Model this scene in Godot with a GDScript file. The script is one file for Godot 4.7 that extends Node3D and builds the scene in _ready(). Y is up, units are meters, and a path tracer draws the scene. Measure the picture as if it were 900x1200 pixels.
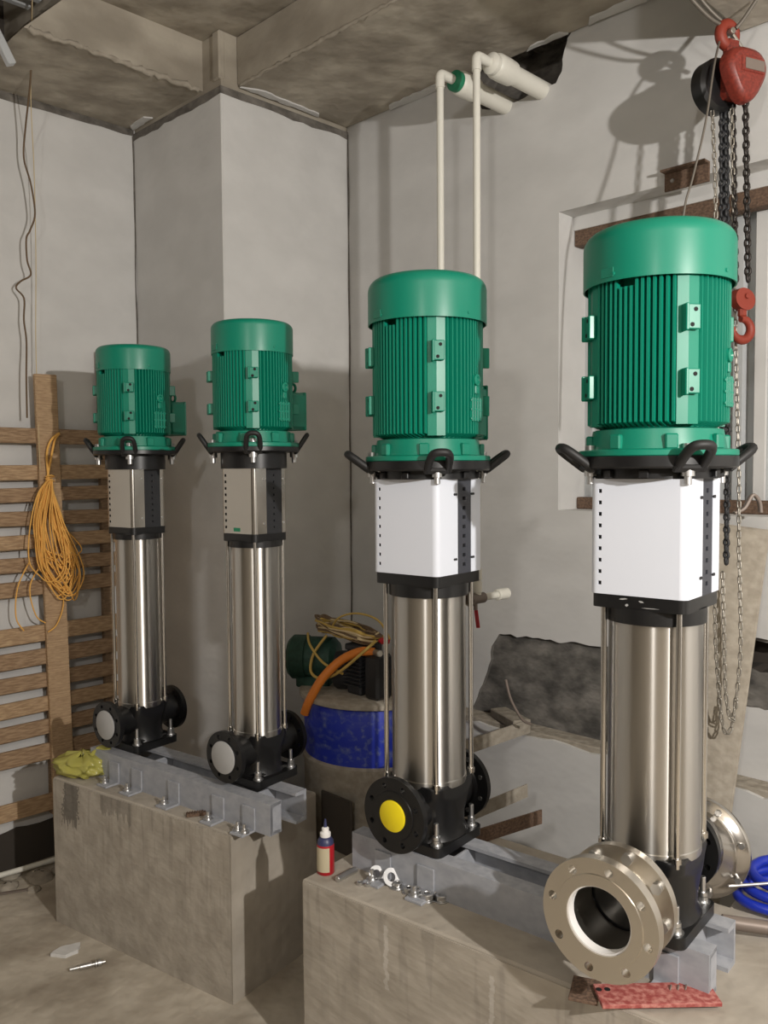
extends Node3D
# A basement pump room: four vertical multistage pumps on two concrete plinths.

const EYE := 1.67
const ROOM_AT := Vector3(-0.171, 0, -3.978)       # inner corner between the pillar and the window wall
const ROOM_TURN := -PI / 4

var taken := {}
var room_frame := Transform3D(Basis(Vector3.UP, ROOM_TURN), ROOM_AT)
var m := {}
var rng := RandomNumberGenerator.new()


const EXPOSURE := 0.86
const LAMP_AT := Vector3(1.55, 2.26, 0.4)
const LAMP_ENERGY := 9.2
const FILL_AT := Vector3(-0.75, 2.75, 1.5)  # added fill light, out of view behind the camera, lifts the left side
const FILL_ENERGY := 2.4



func _ready() -> void:
	rng.seed = 11
	# --- camera, air, lights, exposure
	var cam := Camera3D.new()
	cam.name = "camera"
	add_child(cam)
	cam.position = Vector3(0, EYE, 0)
	cam.rotation = Vector3(deg_to_rad(-2.86), 0, -0.007)
	cam.fov = rad_to_deg(2.0 * atan(0.6))
	cam.near = 0.02
	cam.current = true
	var env := Environment.new()
	env.background_mode = Environment.BG_COLOR
	env.background_color = Color(0.02, 0.02, 0.022)
	env.tonemap_mode = Environment.TONE_MAPPER_LINEAR
	env.tonemap_exposure = EXPOSURE
	env.sdfgi_enabled = true
	env.ssao_enabled = true
	env.ssil_enabled = true
	var we := WorldEnvironment.new()
	we.name = "air"
	we.environment = env
	add_child(we)
	make_materials()
	lamp(LAMP_AT, LAMP_ENERGY, 0.032, "bare work bulb hanging on a black cord near the window wall")
	lamp(FILL_AT, FILL_ENERGY, 0.11, "added unseen fill bulb on a black cord behind the camera")
	# --- structure, then things
	build_room()
	build_plinths()
	build_pumps()
	build_hoist()
	build_pipes()
	build_left_side()
	build_compressor()
	build_right_side()
	build_small_things()


# ------------------------------------------------------------------ geometry
class Geo:
	var v := PackedVector3Array()
	var n := PackedVector3Array()
	var t := PackedVector2Array()

	func tri(a: Vector3, b: Vector3, c: Vector3, na: Vector3, nb: Vector3, nc: Vector3, ta := Vector2.ZERO, tb := Vector2.ZERO, tc := Vector2.ZERO) -> void:
		var g := (b - a).cross(c - a)
		if g.length_squared() < 1e-18:
			return
		if g.dot(na + nb + nc) > 0.0:
			v.append_array([a, c, b]); n.append_array([na, nc, nb]); t.append_array([ta, tc, tb])
		else:
			v.append_array([a, b, c]); n.append_array([na, nb, nc]); t.append_array([ta, tb, tc])

	func flat(a: Vector3, b: Vector3, c: Vector3, d: Vector3, nn: Vector3, ta := Vector2(0, 0), tb := Vector2(1, 0), tc := Vector2(1, 1), td := Vector2(0, 1)) -> void:
		tri(a, b, c, nn, nn, nn, ta, tb, tc)
		tri(a, c, d, nn, nn, nn, ta, tc, td)

	func box(x: Transform3D, size: Vector3, bevel := 0.0) -> void:
		var h := size * 0.5
		var b := minf(bevel, minf(h.x, minf(h.y, h.z)) * 0.9)
		var i := h - Vector3.ONE * b
		for axis in 3:
			for s: float in [-1.0, 1.0]:
				var p := (axis + 1) % 3
				var q := (axis + 2) % 3
				var nn := Vector3.ZERO
				nn[axis] = s
				var c: Array[Vector3] = []
				for k in [[-1, -1], [1, -1], [1, 1], [-1, 1]]:
					var w := Vector3.ZERO
					w[axis] = s * h[axis]; w[p] = k[0] * i[p]; w[q] = k[1] * i[q]
					c.append(x * w)
				flat(c[0], c[1], c[2], c[3], x.basis * nn, Vector2(0, 0), Vector2(size[p], 0), Vector2(size[p], size[q]), Vector2(0, size[q]))
		if b <= 0.0:
			return
		for axis in 3:
			var p := (axis + 1) % 3
			var q := (axis + 2) % 3
			for sp: float in [-1.0, 1.0]:
				for sq: float in [-1.0, 1.0]:
					var nn := Vector3.ZERO
					nn[p] = sp; nn[q] = sq
					var c: Array[Vector3] = []
					for k in [[-1, 0], [1, 0], [1, 1], [-1, 1]]:
						var w := Vector3.ZERO
						w[axis] = k[0] * i[axis]
						w[p] = sp * (h[p] if k[1] == 0 else i[p])
						w[q] = sq * (i[q] if k[1] == 0 else h[q])
						c.append(x * w)
					flat(c[0], c[1], c[2], c[3], (x.basis * nn).normalized())
		for sx: float in [-1.0, 1.0]:
			for sy: float in [-1.0, 1.0]:
				for sz: float in [-1.0, 1.0]:
					var nn := (x.basis * Vector3(sx, sy, sz)).normalized()
					tri(x * Vector3(sx * h.x, sy * i.y, sz * i.z), x * Vector3(sx * i.x, sy * h.y, sz * i.z), x * Vector3(sx * i.x, sy * i.y, sz * h.z), nn, nn, nn)

	# profile: Vector2(radius, height) along local y
	func lathe(x: Transform3D, prof: Array, seg := 32, crease := 35.0, a0 := 0.0, a1 := TAU) -> void:
		var m := prof.size() - 1
		var fn: Array[Vector2] = []
		for k in m:
			var d: Vector2 = (prof[k + 1] - prof[k])
			fn.append(Vector2(d.y, -d.x).normalized())
		var len := 0.0
		for k in m:
			var n0 := fn[k]
			var n1 := fn[k]
			if k > 0 and absf(rad_to_deg(fn[k].angle_to(fn[k - 1]))) < crease:
				n0 = (fn[k] + fn[k - 1]).normalized()
			if k < m - 1 and absf(rad_to_deg(fn[k].angle_to(fn[k + 1]))) < crease:
				n1 = (fn[k] + fn[k + 1]).normalized()
			var l1: float = len + (prof[k + 1] - prof[k]).length()
			for j in seg:
				var u0 := float(j) / seg
				var u1 := float(j + 1) / seg
				var c0 := Vector3(cos(lerpf(a0, a1, u0)), 0, sin(lerpf(a0, a1, u0)))
				var c1 := Vector3(cos(lerpf(a0, a1, u1)), 0, sin(lerpf(a0, a1, u1)))
				var p := [x * (c0 * prof[k].x + Vector3.UP * prof[k].y), x * (c1 * prof[k].x + Vector3.UP * prof[k].y), x * (c1 * prof[k + 1].x + Vector3.UP * prof[k + 1].y), x * (c0 * prof[k + 1].x + Vector3.UP * prof[k + 1].y)]
				var q := [x.basis * (c0 * n0.x + Vector3.UP * n0.y), x.basis * (c1 * n0.x + Vector3.UP * n0.y), x.basis * (c1 * n1.x + Vector3.UP * n1.y), x.basis * (c0 * n1.x + Vector3.UP * n1.y)]
				tri(p[0], p[1], p[2], q[0], q[1], q[2], Vector2(u0, len), Vector2(u1, len), Vector2(u1, l1))
				tri(p[0], p[2], p[3], q[0], q[2], q[3], Vector2(u0, len), Vector2(u1, l1), Vector2(u0, l1))
			len = l1

	func rod(a: Vector3, b: Vector3, r: float, seg := 12) -> void:
		var l := (b - a).length()
		lathe(Geo.along(a, b), [Vector2(0, 0), Vector2(r * 0.85, 0), Vector2(r, r * 0.15), Vector2(r, l - r * 0.15), Vector2(r * 0.85, l), Vector2(0, l)], seg)

	static func along(a: Vector3, b: Vector3) -> Transform3D:
		var y := (b - a).normalized()
		var s := Vector3.RIGHT if absf(y.x) < 0.9 else Vector3.BACK
		var z := s.cross(y).normalized()
		return Transform3D(Basis(y.cross(z).normalized(), y, z), a)

	func tube(pts: PackedVector3Array, r, seg := 8, closed := false, squash := 1.0) -> void:
		var c := pts.size()
		var rings: Array[PackedVector3Array] = []
		var norms: Array[PackedVector3Array] = []
		var prev := Vector3.ZERO
		for k in c:
			var d: Vector3
			if closed:
				d = pts[(k + 1) % c] - pts[(k - 1 + c) % c]
			else:
				d = pts[mini(k + 1, c - 1)] - pts[maxi(k - 1, 0)]
			d = d.normalized()
			if k == 0:
				prev = d.cross(Vector3.UP if absf(d.y) < 0.9 else Vector3.RIGHT).normalized()
			prev = (prev - d * prev.dot(d)).normalized()
			var o := d.cross(prev)
			var ring := PackedVector3Array()
			var nr := PackedVector3Array()
			var rr: float = r[k] if r is Array or r is PackedFloat32Array else r
			for j in seg:
				var a := TAU * j / seg
				var w := prev * cos(a) + o * sin(a) * squash
				ring.append(pts[k] + w * rr)
				nr.append(w.normalized())
			rings.append(ring)
			norms.append(nr)
		for k in (c if closed else c - 1):
			var e := (k + 1) % c
			for j in seg:
				var f := (j + 1) % seg
				tri(rings[k][j], rings[k][f], rings[e][f], norms[k][j], norms[k][f], norms[e][f])
				tri(rings[k][j], rings[e][f], rings[e][j], norms[k][j], norms[e][f], norms[e][j])
		if not closed:
			for e in [0, c - 1]:
				var d := (pts[0] - pts[1]).normalized() if e == 0 else (pts[c - 1] - pts[c - 2]).normalized()
				for j in seg:
					tri(pts[e], rings[e][j], rings[e][(j + 1) % seg], d, d, d)

	# polygon in local xy, extruded along local z from z0 to z1
	func prism(x: Transform3D, poly: PackedVector2Array, z0: float, z1: float, crease := 30.0) -> void:
		var p := poly
		if Geometry2D.is_polygon_clockwise(p):
			p = p.duplicate()
			p.reverse()
		var ids := Geometry2D.triangulate_polygon(p)
		for k in range(0, ids.size(), 3):
			for e in [[z0, -1.0], [z1, 1.0]]:
				var nn := x.basis * Vector3(0, 0, e[1])
				var q: Array[Vector3] = []
				for i in 3:
					q.append(x * Vector3(p[ids[k + i]].x, p[ids[k + i]].y, e[0]))
				tri(q[0], q[1], q[2], nn, nn, nn, p[ids[k]], p[ids[k + 1]], p[ids[k + 2]])
		var c := p.size()
		var s := 1.0 if not Geometry2D.is_polygon_clockwise(p) else -1.0
		var fn: Array[Vector2] = []
		for k in c:
			var d := p[(k + 1) % c] - p[k]
			fn.append(Vector2(d.y, -d.x).normalized() * s)
		var run := 0.0
		for k in c:
			var n0 := fn[k]
			var n1 := fn[k]
			if absf(rad_to_deg(fn[k].angle_to(fn[(k - 1 + c) % c]))) < crease:
				n0 = (fn[k] + fn[(k - 1 + c) % c]).normalized()
			if absf(rad_to_deg(fn[k].angle_to(fn[(k + 1) % c]))) < crease:
				n1 = (fn[k] + fn[(k + 1) % c]).normalized()
			var a := p[k]
			var b := p[(k + 1) % c]
			var w0 := x.basis * Vector3(n0.x, n0.y, 0)
			var w1 := x.basis * Vector3(n1.x, n1.y, 0)
			var e := run + (b - a).length()
			tri(x * Vector3(a.x, a.y, z0), x * Vector3(b.x, b.y, z0), x * Vector3(b.x, b.y, z1), w0, w1, w1, Vector2(run, z0), Vector2(e, z0), Vector2(e, z1))
			tri(x * Vector3(a.x, a.y, z0), x * Vector3(b.x, b.y, z1), x * Vector3(a.x, a.y, z1), w0, w1, w0, Vector2(run, z0), Vector2(e, z1), Vector2(run, z1))
			run = e

	# closed rings of equal count, joined with smooth normals
	func loft(rings: Array, cap0 := true, cap1 := true) -> void:
		var r := rings.size()
		var c: int = rings[0].size()
		var nn: Array[PackedVector3Array] = []
		for k in r:
			var row := PackedVector3Array()
			var mid := Vector3.ZERO
			for w in rings[k]:
				mid += w
			mid /= c
			for j in c:
				var a: Vector3 = rings[k][(j + 1) % c] - rings[k][(j - 1 + c) % c]
				var b: Vector3 = rings[mini(k + 1, r - 1)][j] - rings[maxi(k - 1, 0)][j]
				var q := a.cross(b).normalized()
				if q.dot(rings[k][j] - mid) < 0.0:
					q = -q
				row.append(q)
			nn.append(row)
		for k in r - 1:
			for j in c:
				var f := (j + 1) % c
				var u0 := float(j) / c
				var u1 := float(j + 1) / c
				tri(rings[k][j], rings[k][f], rings[k + 1][f], nn[k][j], nn[k][f], nn[k + 1][f], Vector2(u0, k), Vector2(u1, k), Vector2(u1, k + 1))
				tri(rings[k][j], rings[k + 1][f], rings[k + 1][j], nn[k][j], nn[k + 1][f], nn[k + 1][j], Vector2(u0, k), Vector2(u1, k + 1), Vector2(u0, k + 1))
		for e in ([0] if cap0 else []) + ([r - 1] if cap1 else []):
			var mid := Vector3.ZERO
			for w in rings[e]:
				mid += w
			mid /= c
			var d: Vector3 = (rings[e][0] - mid).cross(rings[e][c / 4] - mid).normalized()
			var other: Vector3 = rings[1][0] if e == 0 else rings[r - 2][0]
			if d.dot(mid - other) < 0.0:
				d = -d
			for j in c:
				tri(mid, rings[e][j], rings[e][(j + 1) % c], d, d, d)

	# annular plate around local y, from y0 to y1, with round holes
	func holed_ring(x: Transform3D, r_out: float, r_in: float, y0: float, y1: float, holes: int, r_pitch: float, r_hole: float, start := 0.0) -> void:
		for h in holes:
			for side: float in [-1.0, 1.0]:
				var mid := start + TAU * h / holes
				var edge: float = mid + side * PI / holes
				var pts := PackedVector2Array()
				var kind: Array[int] = []
				for i in 7:
					var a := lerpf(edge, mid, i / 6.0)
					pts.append(Vector2(cos(a), sin(a)) * r_out); kind.append(0)
				var cc := Vector2(cos(mid), sin(mid)) * r_pitch
				for i in 9:
					var a := mid + side * PI * i / 8.0
					pts.append(cc + Vector2(cos(a), sin(a)) * r_hole); kind.append(1)
				for i in 7:
					var a := lerpf(mid, edge, i / 6.0)
					pts.append(Vector2(cos(a), sin(a)) * r_in); kind.append(2)
				var ids := Geometry2D.triangulate_polygon(pts)
				for k in range(0, ids.size(), 3):
					for e in [[y0, -1.0], [y1, 1.0]]:
						var nn := x.basis * Vector3(0, e[1], 0)
						var q: Array[Vector3] = []
						for i in 3:
							q.append(x * Vector3(pts[ids[k + i]].x, e[0], pts[ids[k + i]].y))
						tri(q[0], q[1], q[2], nn, nn, nn, pts[ids[k]], pts[ids[k + 1]], pts[ids[k + 2]])
				for k in pts.size() - 1:
					if kind[k] != kind[k + 1]:
						continue
					var o := Vector2.ZERO if kind[k] != 1 else cc
					var s := 1.0 if kind[k] == 0 else -1.0
					var na := (pts[k] - o).normalized() * s
					var nb := (pts[k + 1] - o).normalized() * s
					var a3 := x.basis * Vector3(na.x, 0, na.y)
					var b3 := x.basis * Vector3(nb.x, 0, nb.y)
					var p := [x * Vector3(pts[k].x, y0, pts[k].y), x * Vector3(pts[k + 1].x, y0, pts[k + 1].y), x * Vector3(pts[k + 1].x, y1, pts[k + 1].y), x * Vector3(pts[k].x, y1, pts[k].y)]
					tri(p[0], p[1], p[2], a3, b3, b3)
					tri(p[0], p[2], p[3], a3, b3, a3)

	func hexagon(x: Transform3D, r: float, y0: float, y1: float) -> void:
		lathe(x, [Vector2(0, y0), Vector2(r, y0), Vector2(r, y1), Vector2(0, y1)], 6, 10.0)

	func link(x: Transform3D, length: float, width: float, wire: float, seg := 6) -> void:
		var pts := PackedVector3Array()
		var r := width * 0.5 - wire
		var s := length * 0.5 - wire - r
		for i in 5:
			var a := PI * i / 4.0
			pts.append(x * Vector3(cos(a) * r, s + sin(a) * r, 0))
		for i in 5:
			var a := PI + PI * i / 4.0
			pts.append(x * Vector3(cos(a) * r, -s + sin(a) * r, 0))
		tube(pts, wire, seg, true)

	func mesh() -> ArrayMesh:
		var a := []
		a.resize(Mesh.ARRAY_MAX)
		a[Mesh.ARRAY_VERTEX] = v
		a[Mesh.ARRAY_NORMAL] = n
		a[Mesh.ARRAY_TEX_UV] = t
		var o := ArrayMesh.new()
		o.add_surface_from_arrays(Mesh.PRIMITIVE_TRIANGLES, a)
		return o


func at(x: float, y: float, z: float, b := Basis.IDENTITY) -> Transform3D:
	return Transform3D(b, Vector3(x, y, z))


func rounded_square(half: float, corner: float, steps := 4, half_z := -1.0) -> PackedVector2Array:
	var hz := half if half_z < 0 else half_z
	var p := PackedVector2Array()
	for q in 4:
		var c := Vector2([1, -1, -1, 1][q] * (half - corner), [1, 1, -1, -1][q] * (hz - corner))
		for i in steps + 1:
			var a := PI / 2 * q + PI / 2 * i / steps
			p.append(c + Vector2(cos(a), sin(a)) * corner)
	return p


func ring_xz(poly: PackedVector2Array, y: float) -> PackedVector3Array:
	var r := PackedVector3Array()
	for p in poly:
		r.append(Vector3(p.x, y, p.y))
	return r


func smooth(points: Array, per := 8) -> PackedVector3Array:
	var out := PackedVector3Array()
	var c := points.size()
	for k in c - 1:
		var p0: Vector3 = points[maxi(k - 1, 0)]
		var p1: Vector3 = points[k]
		var p2: Vector3 = points[k + 1]
		var p3: Vector3 = points[mini(k + 2, c - 1)]
		for i in per:
			out.append(p1.cubic_interpolate(p2, p0, p3, float(i) / per))
	out.append(points[c - 1])
	return out


# ------------------------------------------------------------------ scene tree
func numbered(called: String) -> String:
	var k: int = taken.get(called, 0)
	taken[called] = k + 1
	return called if k == 0 else "%s_%03d" % [called, k]


func tag(o: Node, label: String, category: String, group := "", kind := "") -> Node:
	o.set_meta("label", label)
	o.set_meta("category", category)
	if group: o.set_meta("group", group)
	if kind: o.set_meta("kind", kind)
	return o


func thing(called: String, label: String, category: String, x := Transform3D(), group := "", kind := "") -> Node3D:
	var o := Node3D.new()
	o.name = numbered(called)
	add_child(o)
	o.transform = x
	tag(o, label, category, group, kind)
	return o


func part(called: String, g, mat: Material, parent: Node, x := Transform3D()) -> MeshInstance3D:
	var o := MeshInstance3D.new()
	o.mesh = g.mesh() if g is Geo else g
	o.material_override = mat
	o.transform = x
	if parent == self:
		o.name = numbered(called)
	else:
		var k := 0
		for c in parent.get_children():
			if String(c.name) == called or (String(c.name).begins_with(called + "_") and String(c.name).substr(called.length() + 1).is_valid_int()):
				k += 1
		o.name = called if k == 0 else "%s_%03d" % [called, k]
	parent.add_child(o, true)
	return o


# ------------------------------------------------------------------ materials
func noise(freq: float, octaves: int, seed_: int, a: Color, b: Color, lo := 0.25, hi := 0.75, size := 256) -> NoiseTexture2D:
	var f := FastNoiseLite.new()
	f.noise_type = FastNoiseLite.TYPE_SIMPLEX_SMOOTH
	f.frequency = freq
	f.fractal_octaves = octaves
	f.seed = seed_
	var g := Gradient.new()
	g.offsets = PackedFloat32Array([lo, hi])
	g.colors = PackedColorArray([a, b])
	var t := NoiseTexture2D.new()
	t.width = size; t.height = size
	t.seamless = true
	t.noise = f
	t.color_ramp = g
	return t


func bumps(freq: float, octaves: int, seed_: int, strength: float, size := 256) -> NoiseTexture2D:
	var t := noise(freq, octaves, seed_, Color.BLACK, Color.WHITE, 0, 1, size)
	t.color_ramp = null
	t.as_normal_map = true
	t.bump_strength = strength
	return t


func plain(c: Color, rough := 0.6, metal := 0.0) -> StandardMaterial3D:
	var s := StandardMaterial3D.new()
	s.albedo_color = c
	s.roughness = rough
	s.metallic = metal
	return s


func textured(a: Color, b: Color, freq: float, oct: int, seed_: int, scale: float, rough: float, bump := 0.0, bump_freq := 0.05, lo := 0.25, hi := 0.75) -> StandardMaterial3D:
	var s := plain(Color.WHITE, rough)
	s.albedo_texture = noise(freq, oct, seed_, a, b, lo, hi, 512)
	if bump > 0.0:
		s.normal_enabled = true
		s.normal_texture = bumps(bump_freq, 4, seed_ + 7, 8.0)
		s.normal_scale = bump
	s.uv1_triplanar = true
	s.uv1_world_triplanar = true
	s.uv1_scale = Vector3.ONE * scale
	return s


func steel(c: Color, rough: float, aniso: float) -> StandardMaterial3D:
	var s := plain(c, rough, 1.0)
	if aniso != 0.0:
		s.anisotropy_enabled = true
		s.anisotropy = aniso
	return s


func make_materials() -> void:
	m.plaster = textured(Color8(200, 199, 197), Color8(209, 208, 206), 0.012, 4, 1, 0.7, 0.85, 0.12, 0.03)
	m.concrete = textured(Color8(144, 136, 123), Color8(176, 168, 154), 0.010, 5, 2, 0.7, 0.95, 0.15, 0.04)
	m.dark_concrete = textured(Color8(84, 80, 75), Color8(122, 117, 110), 0.02, 5, 3, 1.4, 0.95, 0.6, 0.05)
	m.dark_and_shade = plain(Color8(62, 56, 50), 0.95)  # dark brown; on the shaft walls it stands in for missing light
	m.cement = textured(Color8(158, 150, 138), Color8(176, 168, 156), 0.010, 5, 4, 0.7, 0.95, 0.12, 0.05)
	m.floor = textured(Color8(156, 146, 131), Color8(188, 179, 164), 0.008, 5, 5, 0.6, 0.95, 0.15, 0.05)
	m.mortar = textured(Color8(144, 136, 123), Color8(166, 158, 145), 0.03, 4, 6, 1.5, 0.95, 0.2, 0.06)
	m.patch = textured(Color8(72, 70, 67), Color8(132, 128, 122), 0.014, 6, 8, 1.3, 0.95, 0.4, 0.05)
	m.green = plain(Color8(2, 128, 103), 0.42)
	m.green.clearcoat_enabled = true
	m.green.clearcoat = 0.15
	m.green.clearcoat_roughness = 0.25
	m.dark_green = textured(Color8(28, 60, 50), Color8(40, 78, 64), 0.03, 3, 9, 3.0, 0.6)
	m.black = plain(Color8(22, 22, 23), 0.36)
	m.black_matt = plain(Color8(40, 41, 44), 0.55)
	m.rubber = plain(Color8(26, 26, 27), 0.55)
	m.strip = plain(Color8(62, 64, 72), 0.5)
	m.hole = plain(Color8(14, 14, 15), 0.8)
	m.film = plain(Color8(224, 229, 240), 0.42)
	m.sleeve = steel(Color8(206, 203, 198), 0.35, -1.0)
	m.chrome = steel(Color8(200, 196, 190), 0.22, 0.0)
	m.mirror = steel(Color8(205, 200, 192), 0.2, 0.0)
	m.spool = steel(Color8(216, 210, 200), 0.30, 0.0)
	m.zinc = steel(Color8(214, 214, 214), 0.36, 0.0)
	m.grey_paint = textured(Color8(150, 153, 160), Color8(166, 168, 174), 0.02, 4, 10, 2.5, 0.6)
	m.red = textured(Color8(104, 36, 27), Color8(138, 52, 39), 0.03, 4, 11, 6.0, 0.45)
	m.hook = plain(Color8(134, 50, 34), 0.55)
	m.chain = plain(Color8(58, 54, 52), 0.45, 0.7)
	m.chain_bright = plain(Color8(170, 165, 156), 0.4, 0.8)
	m.pvc = plain(Color8(224, 222, 212), 0.4)
	m.ppr_green = plain(Color8(30, 128, 92), 0.5)
	m.wood = wood(Color8(138, 112, 86), Color8(170, 143, 113), 12)
	m.wood_pale = wood(Color8(156, 128, 98), Color8(188, 160, 126), 13)
	m.wood_dull = wood(Color8(110, 90, 70), Color8(146, 122, 96), 14)
	m.rope = plain(Color8(236, 180, 92), 0.7)
	m.cord = plain(Color8(206, 186, 146), 0.8)
	m.wire = plain(Color8(104, 84, 62), 0.7)
	m.wire_grey = plain(Color8(112, 106, 98), 0.5, 0.4)
	m.rust = textured(Color8(84, 66, 54), Color8(122, 98, 80), 0.05, 4, 15, 4.0, 0.85)
	m.red_primer = textured(Color8(150, 70, 66), Color8(190, 128, 118), 0.02, 5, 16, 5.0, 0.7)
	m.blue = textured(Color8(28, 48, 168), Color8(120, 128, 160), 0.02, 5, 17, 2.5, 0.55, 0.0, 0.05, 0.5, 0.95)
	m.blue_hose = plain(Color8(28, 50, 170), 0.3)
	m.hose = plain(Color8(212, 122, 40), 0.5)
	m.yellow_cable = plain(Color8(190, 160, 84), 0.6)
	m.yellow = plain(Color8(240, 218, 24), 0.5)
	m.cap_grey = plain(Color8(172, 172, 172), 0.6)
	m.bag = plain(Color8(178, 173, 90), 0.22)
	m.bag.backlight_enabled = true
	m.bag.backlight = Color(0.35, 0.35, 0.03)
	m.galv = plain(Color8(200, 203, 205), 0.5, 0.25)
	m.paper = plain(Color8(224, 220, 210), 0.8)
	m.bottle_red = plain(Color8(170, 26, 38), 0.3)
	m.bottle_blue = plain(Color8(52, 56, 92), 0.4)
	m.white_seal = plain(Color8(236, 234, 232), 0.6)
	m.tag_metal = plain(Color8(128, 116, 108), 0.5, 0.3)


func wood(a: Color, b: Color, seed_: int) -> StandardMaterial3D:
	var s := textured(a, b, 0.02, 4, seed_, 1.5, 0.8, 0.3, 0.05)
	s.uv1_scale = Vector3(2.2, 9.0, 2.2)
	return s


# ------------------------------------------------------------------ pumps
# local axes: x along the plinth, z towards the suction flange, y up from the base frame
func make_pump(d: Dictionary, called: String, label: String, x: Transform3D, group: String) -> Node3D:
	var o := thing(called, label, "pump", x, group)
	var big: bool = d.big
	var g := Geo.new()
	# foot
	g.prism(at(0, 0, 0, Basis(Vector3.RIGHT, PI / 2)), rounded_square(d.foot, 0.02), -0.026, 0.0)
	g.box(at(0, 0.03, 0), Vector3(d.foot * 1.5, 0.012, d.foot * 1.5), 0.006)
	part("foot_plate", g, m.black, o)
	for sx: int in [-1, 1]:
		for sz: int in [-1, 1]:
			g = Geo.new()
			var px: float = sx * d.foot * 0.78
			var pz: float = sz * d.foot * 0.78
			g.rod(Vector3(px, 0.02, pz), Vector3(px, 0.085, pz), 0.0065 if big else 0.006)
			g.lathe(at(px, 0.026, pz), [Vector2(0.0, 0.0), Vector2(0.017, 0.0), Vector2(0.017, 0.003), Vector2(0, 0.003)], 16)
			g.hexagon(at(px, 0.029, pz), 0.0125, 0, 0.011)
			g.hexagon(at(px, 0.041, pz), 0.0115, 0, 0.009)
			part("foot_bolt", g, m.zinc, o)
	# casing
	g = Geo.new()
	var br: float = d.sleeve
	var top: float = d.sleeve_y
	var rings := []
	for k in [[0.026, br * 1.02, 0.9], [0.05, br * 0.93, 0.95], [0.085, br * 0.95, 0.95], [top - 0.045, br * 1.0, 0.8], [top - 0.03, d.rod * 1.13, 0.38], [top - 0.008, d.rod * 1.16, 0.34], [top, d.rod * 1.12, 0.36]]:
		rings.append(ring_xz(rounded_square(k[1], k[1] * k[2], 6), k[0]))
	g.loft(rings)
	for s: float in [-1.0, 1.0]:
		var fx := at(0, d.port_y, 0, Basis(Vector3.RIGHT, PI / 2 * s))
		g.lathe(fx, [Vector2(d.flange * 0.72, br * 0.3), Vector2(d.flange * 0.66, br * 0.9), Vector2(d.flange * 0.6, d.port - 0.03), Vector2(d.flange * 0.66, d.port - 0.018)], 28, 50)
	g.box(at(0, 0.055, 0), Vector3(br * 1.75, 0.05, br * 0.5), 0.012)
	part("pump_casing", g, m.black, o)
	for s: float in [1.0, -1.0]:
		var fx := at(0, d.port_y, 0, Basis(Vector3.RIGHT, PI / 2 * s))
		g = Geo.new()
		g.holed_ring(fx, d.flange, 0.02, d.port - 0.02, d.port - 0.003, 8, d.flange * 0.8, 0.0075 if big else 0.0065, PI / 8)
		g.lathe(fx, [Vector2(d.flange * 0.66, d.port - 0.003), Vector2(d.flange * 0.65, d.port), Vector2(0.0, d.port)], 36)
		var f := part("flange", g, m.black, o)
		if d.cover and (s > 0 or not big):
			g = Geo.new()
			g.lathe(fx, [Vector2(d.cover_r, d.port - 0.001), Vector2(d.cover_r, d.port + 0.003), Vector2(d.cover_r - 0.003, d.port + 0.005), Vector2(0, d.port + 0.0055)], 32)
			var c := part("flange_cover", g, d.cover, f)
			c.set_meta("label", d.cover_label)
	# sleeve and rods
	g = Geo.new()
	var y0: float = d.sleeve_y - 0.01
	var y1: float = d.ring_y
	g.lathe(at(0, 0, 0), [Vector2(br, y0), Vector2(br, y1 + 0.01)], 72)
	g.lathe(at(0, 0, 0), [Vector2(br + 0.001, y0), Vector2(br + 0.002, y0 + 0.004), Vector2(br + 0.002, y0 + 0.018), Vector2(br, y0 + 0.02)], 48)
	part("steel_sleeve", g, m.sleeve, o)
	for sx: int in [-1, 1]:
		for sz: int in [-1, 1]:
			g = Geo.new()
			g.rod(Vector3(sx * d.rod, top - 0.012, sz * d.rod), Vector3(sx * d.rod, d.plate_y + 0.01, sz * d.rod), d.rod_r, 14)
			g.hexagon(at(sx * d.rod, top, sz * d.rod), d.rod_r * 1.75, 0, 0.012)
			part("tie_rod", g, m.chrome, o)
	g = Geo.new()
	g.lathe(at(0, 0, 0), [Vector2(br, y1), Vector2(br * 1.075, y1), Vector2(br * 1.075, d.plate_y + 0.002)], 48)
	g.prism(at(0, 0, 0, Basis(Vector3.RIGHT, PI / 2)), rounded_square(d.plate, 0.018), -d.shroud_y, -d.plate_y)
	part("head_plate", g, m.black, o)
	# lantern and coupling guards
	var a: float = d.shroud
	var s0: float = d.shroud_y
	var s1: float = d.neck_y
	g = Geo.new()
	g.prism(at(0, 0, 0, Basis(Vector3.RIGHT, PI / 2)), rounded_square(a - 0.006, 0.012), -(s1 + 0.01), -s0)
	part("lantern", g, m.hole, o)
	for front in [true, false]:
		g = Geo.new()
		guard(g, a, s0 + 0.001, s1, d.gap_front if front else -d.gap_back, front, d.corner)
		var gm := part("coupling_guard", g, d.guard, o)
		gm.set_meta("label", d.guard_label)
	for sx: float in [-1.0, 1.0]:
		g = Geo.new()
		var zc: float = (d.gap_front + d.gap_back) * 0.5
		var zw: float = d.gap_front - d.gap_back
		var sw := 0.014 if big else 0.006
		g.box(at(sx * (a - 0.0035), (s0 + s1) * 0.5, zc - zw * 0.25 - sw * 0.25), Vector3(0.004, s1 - s0, zw * 0.5 - sw * 0.5))
		g.box(at(sx * (a - 0.0035), (s0 + s1) * 0.5, zc + zw * 0.25 + sw * 0.25), Vector3(0.004, s1 - s0, zw * 0.5 - sw * 0.5))
		rungs(g, sx * (a - 0.0035), zc, Vector3(0.004, 0, sw), s0, s1, d.slot)
		part("guard_strip", g, m.strip if big else m.black_matt, o)
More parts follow.
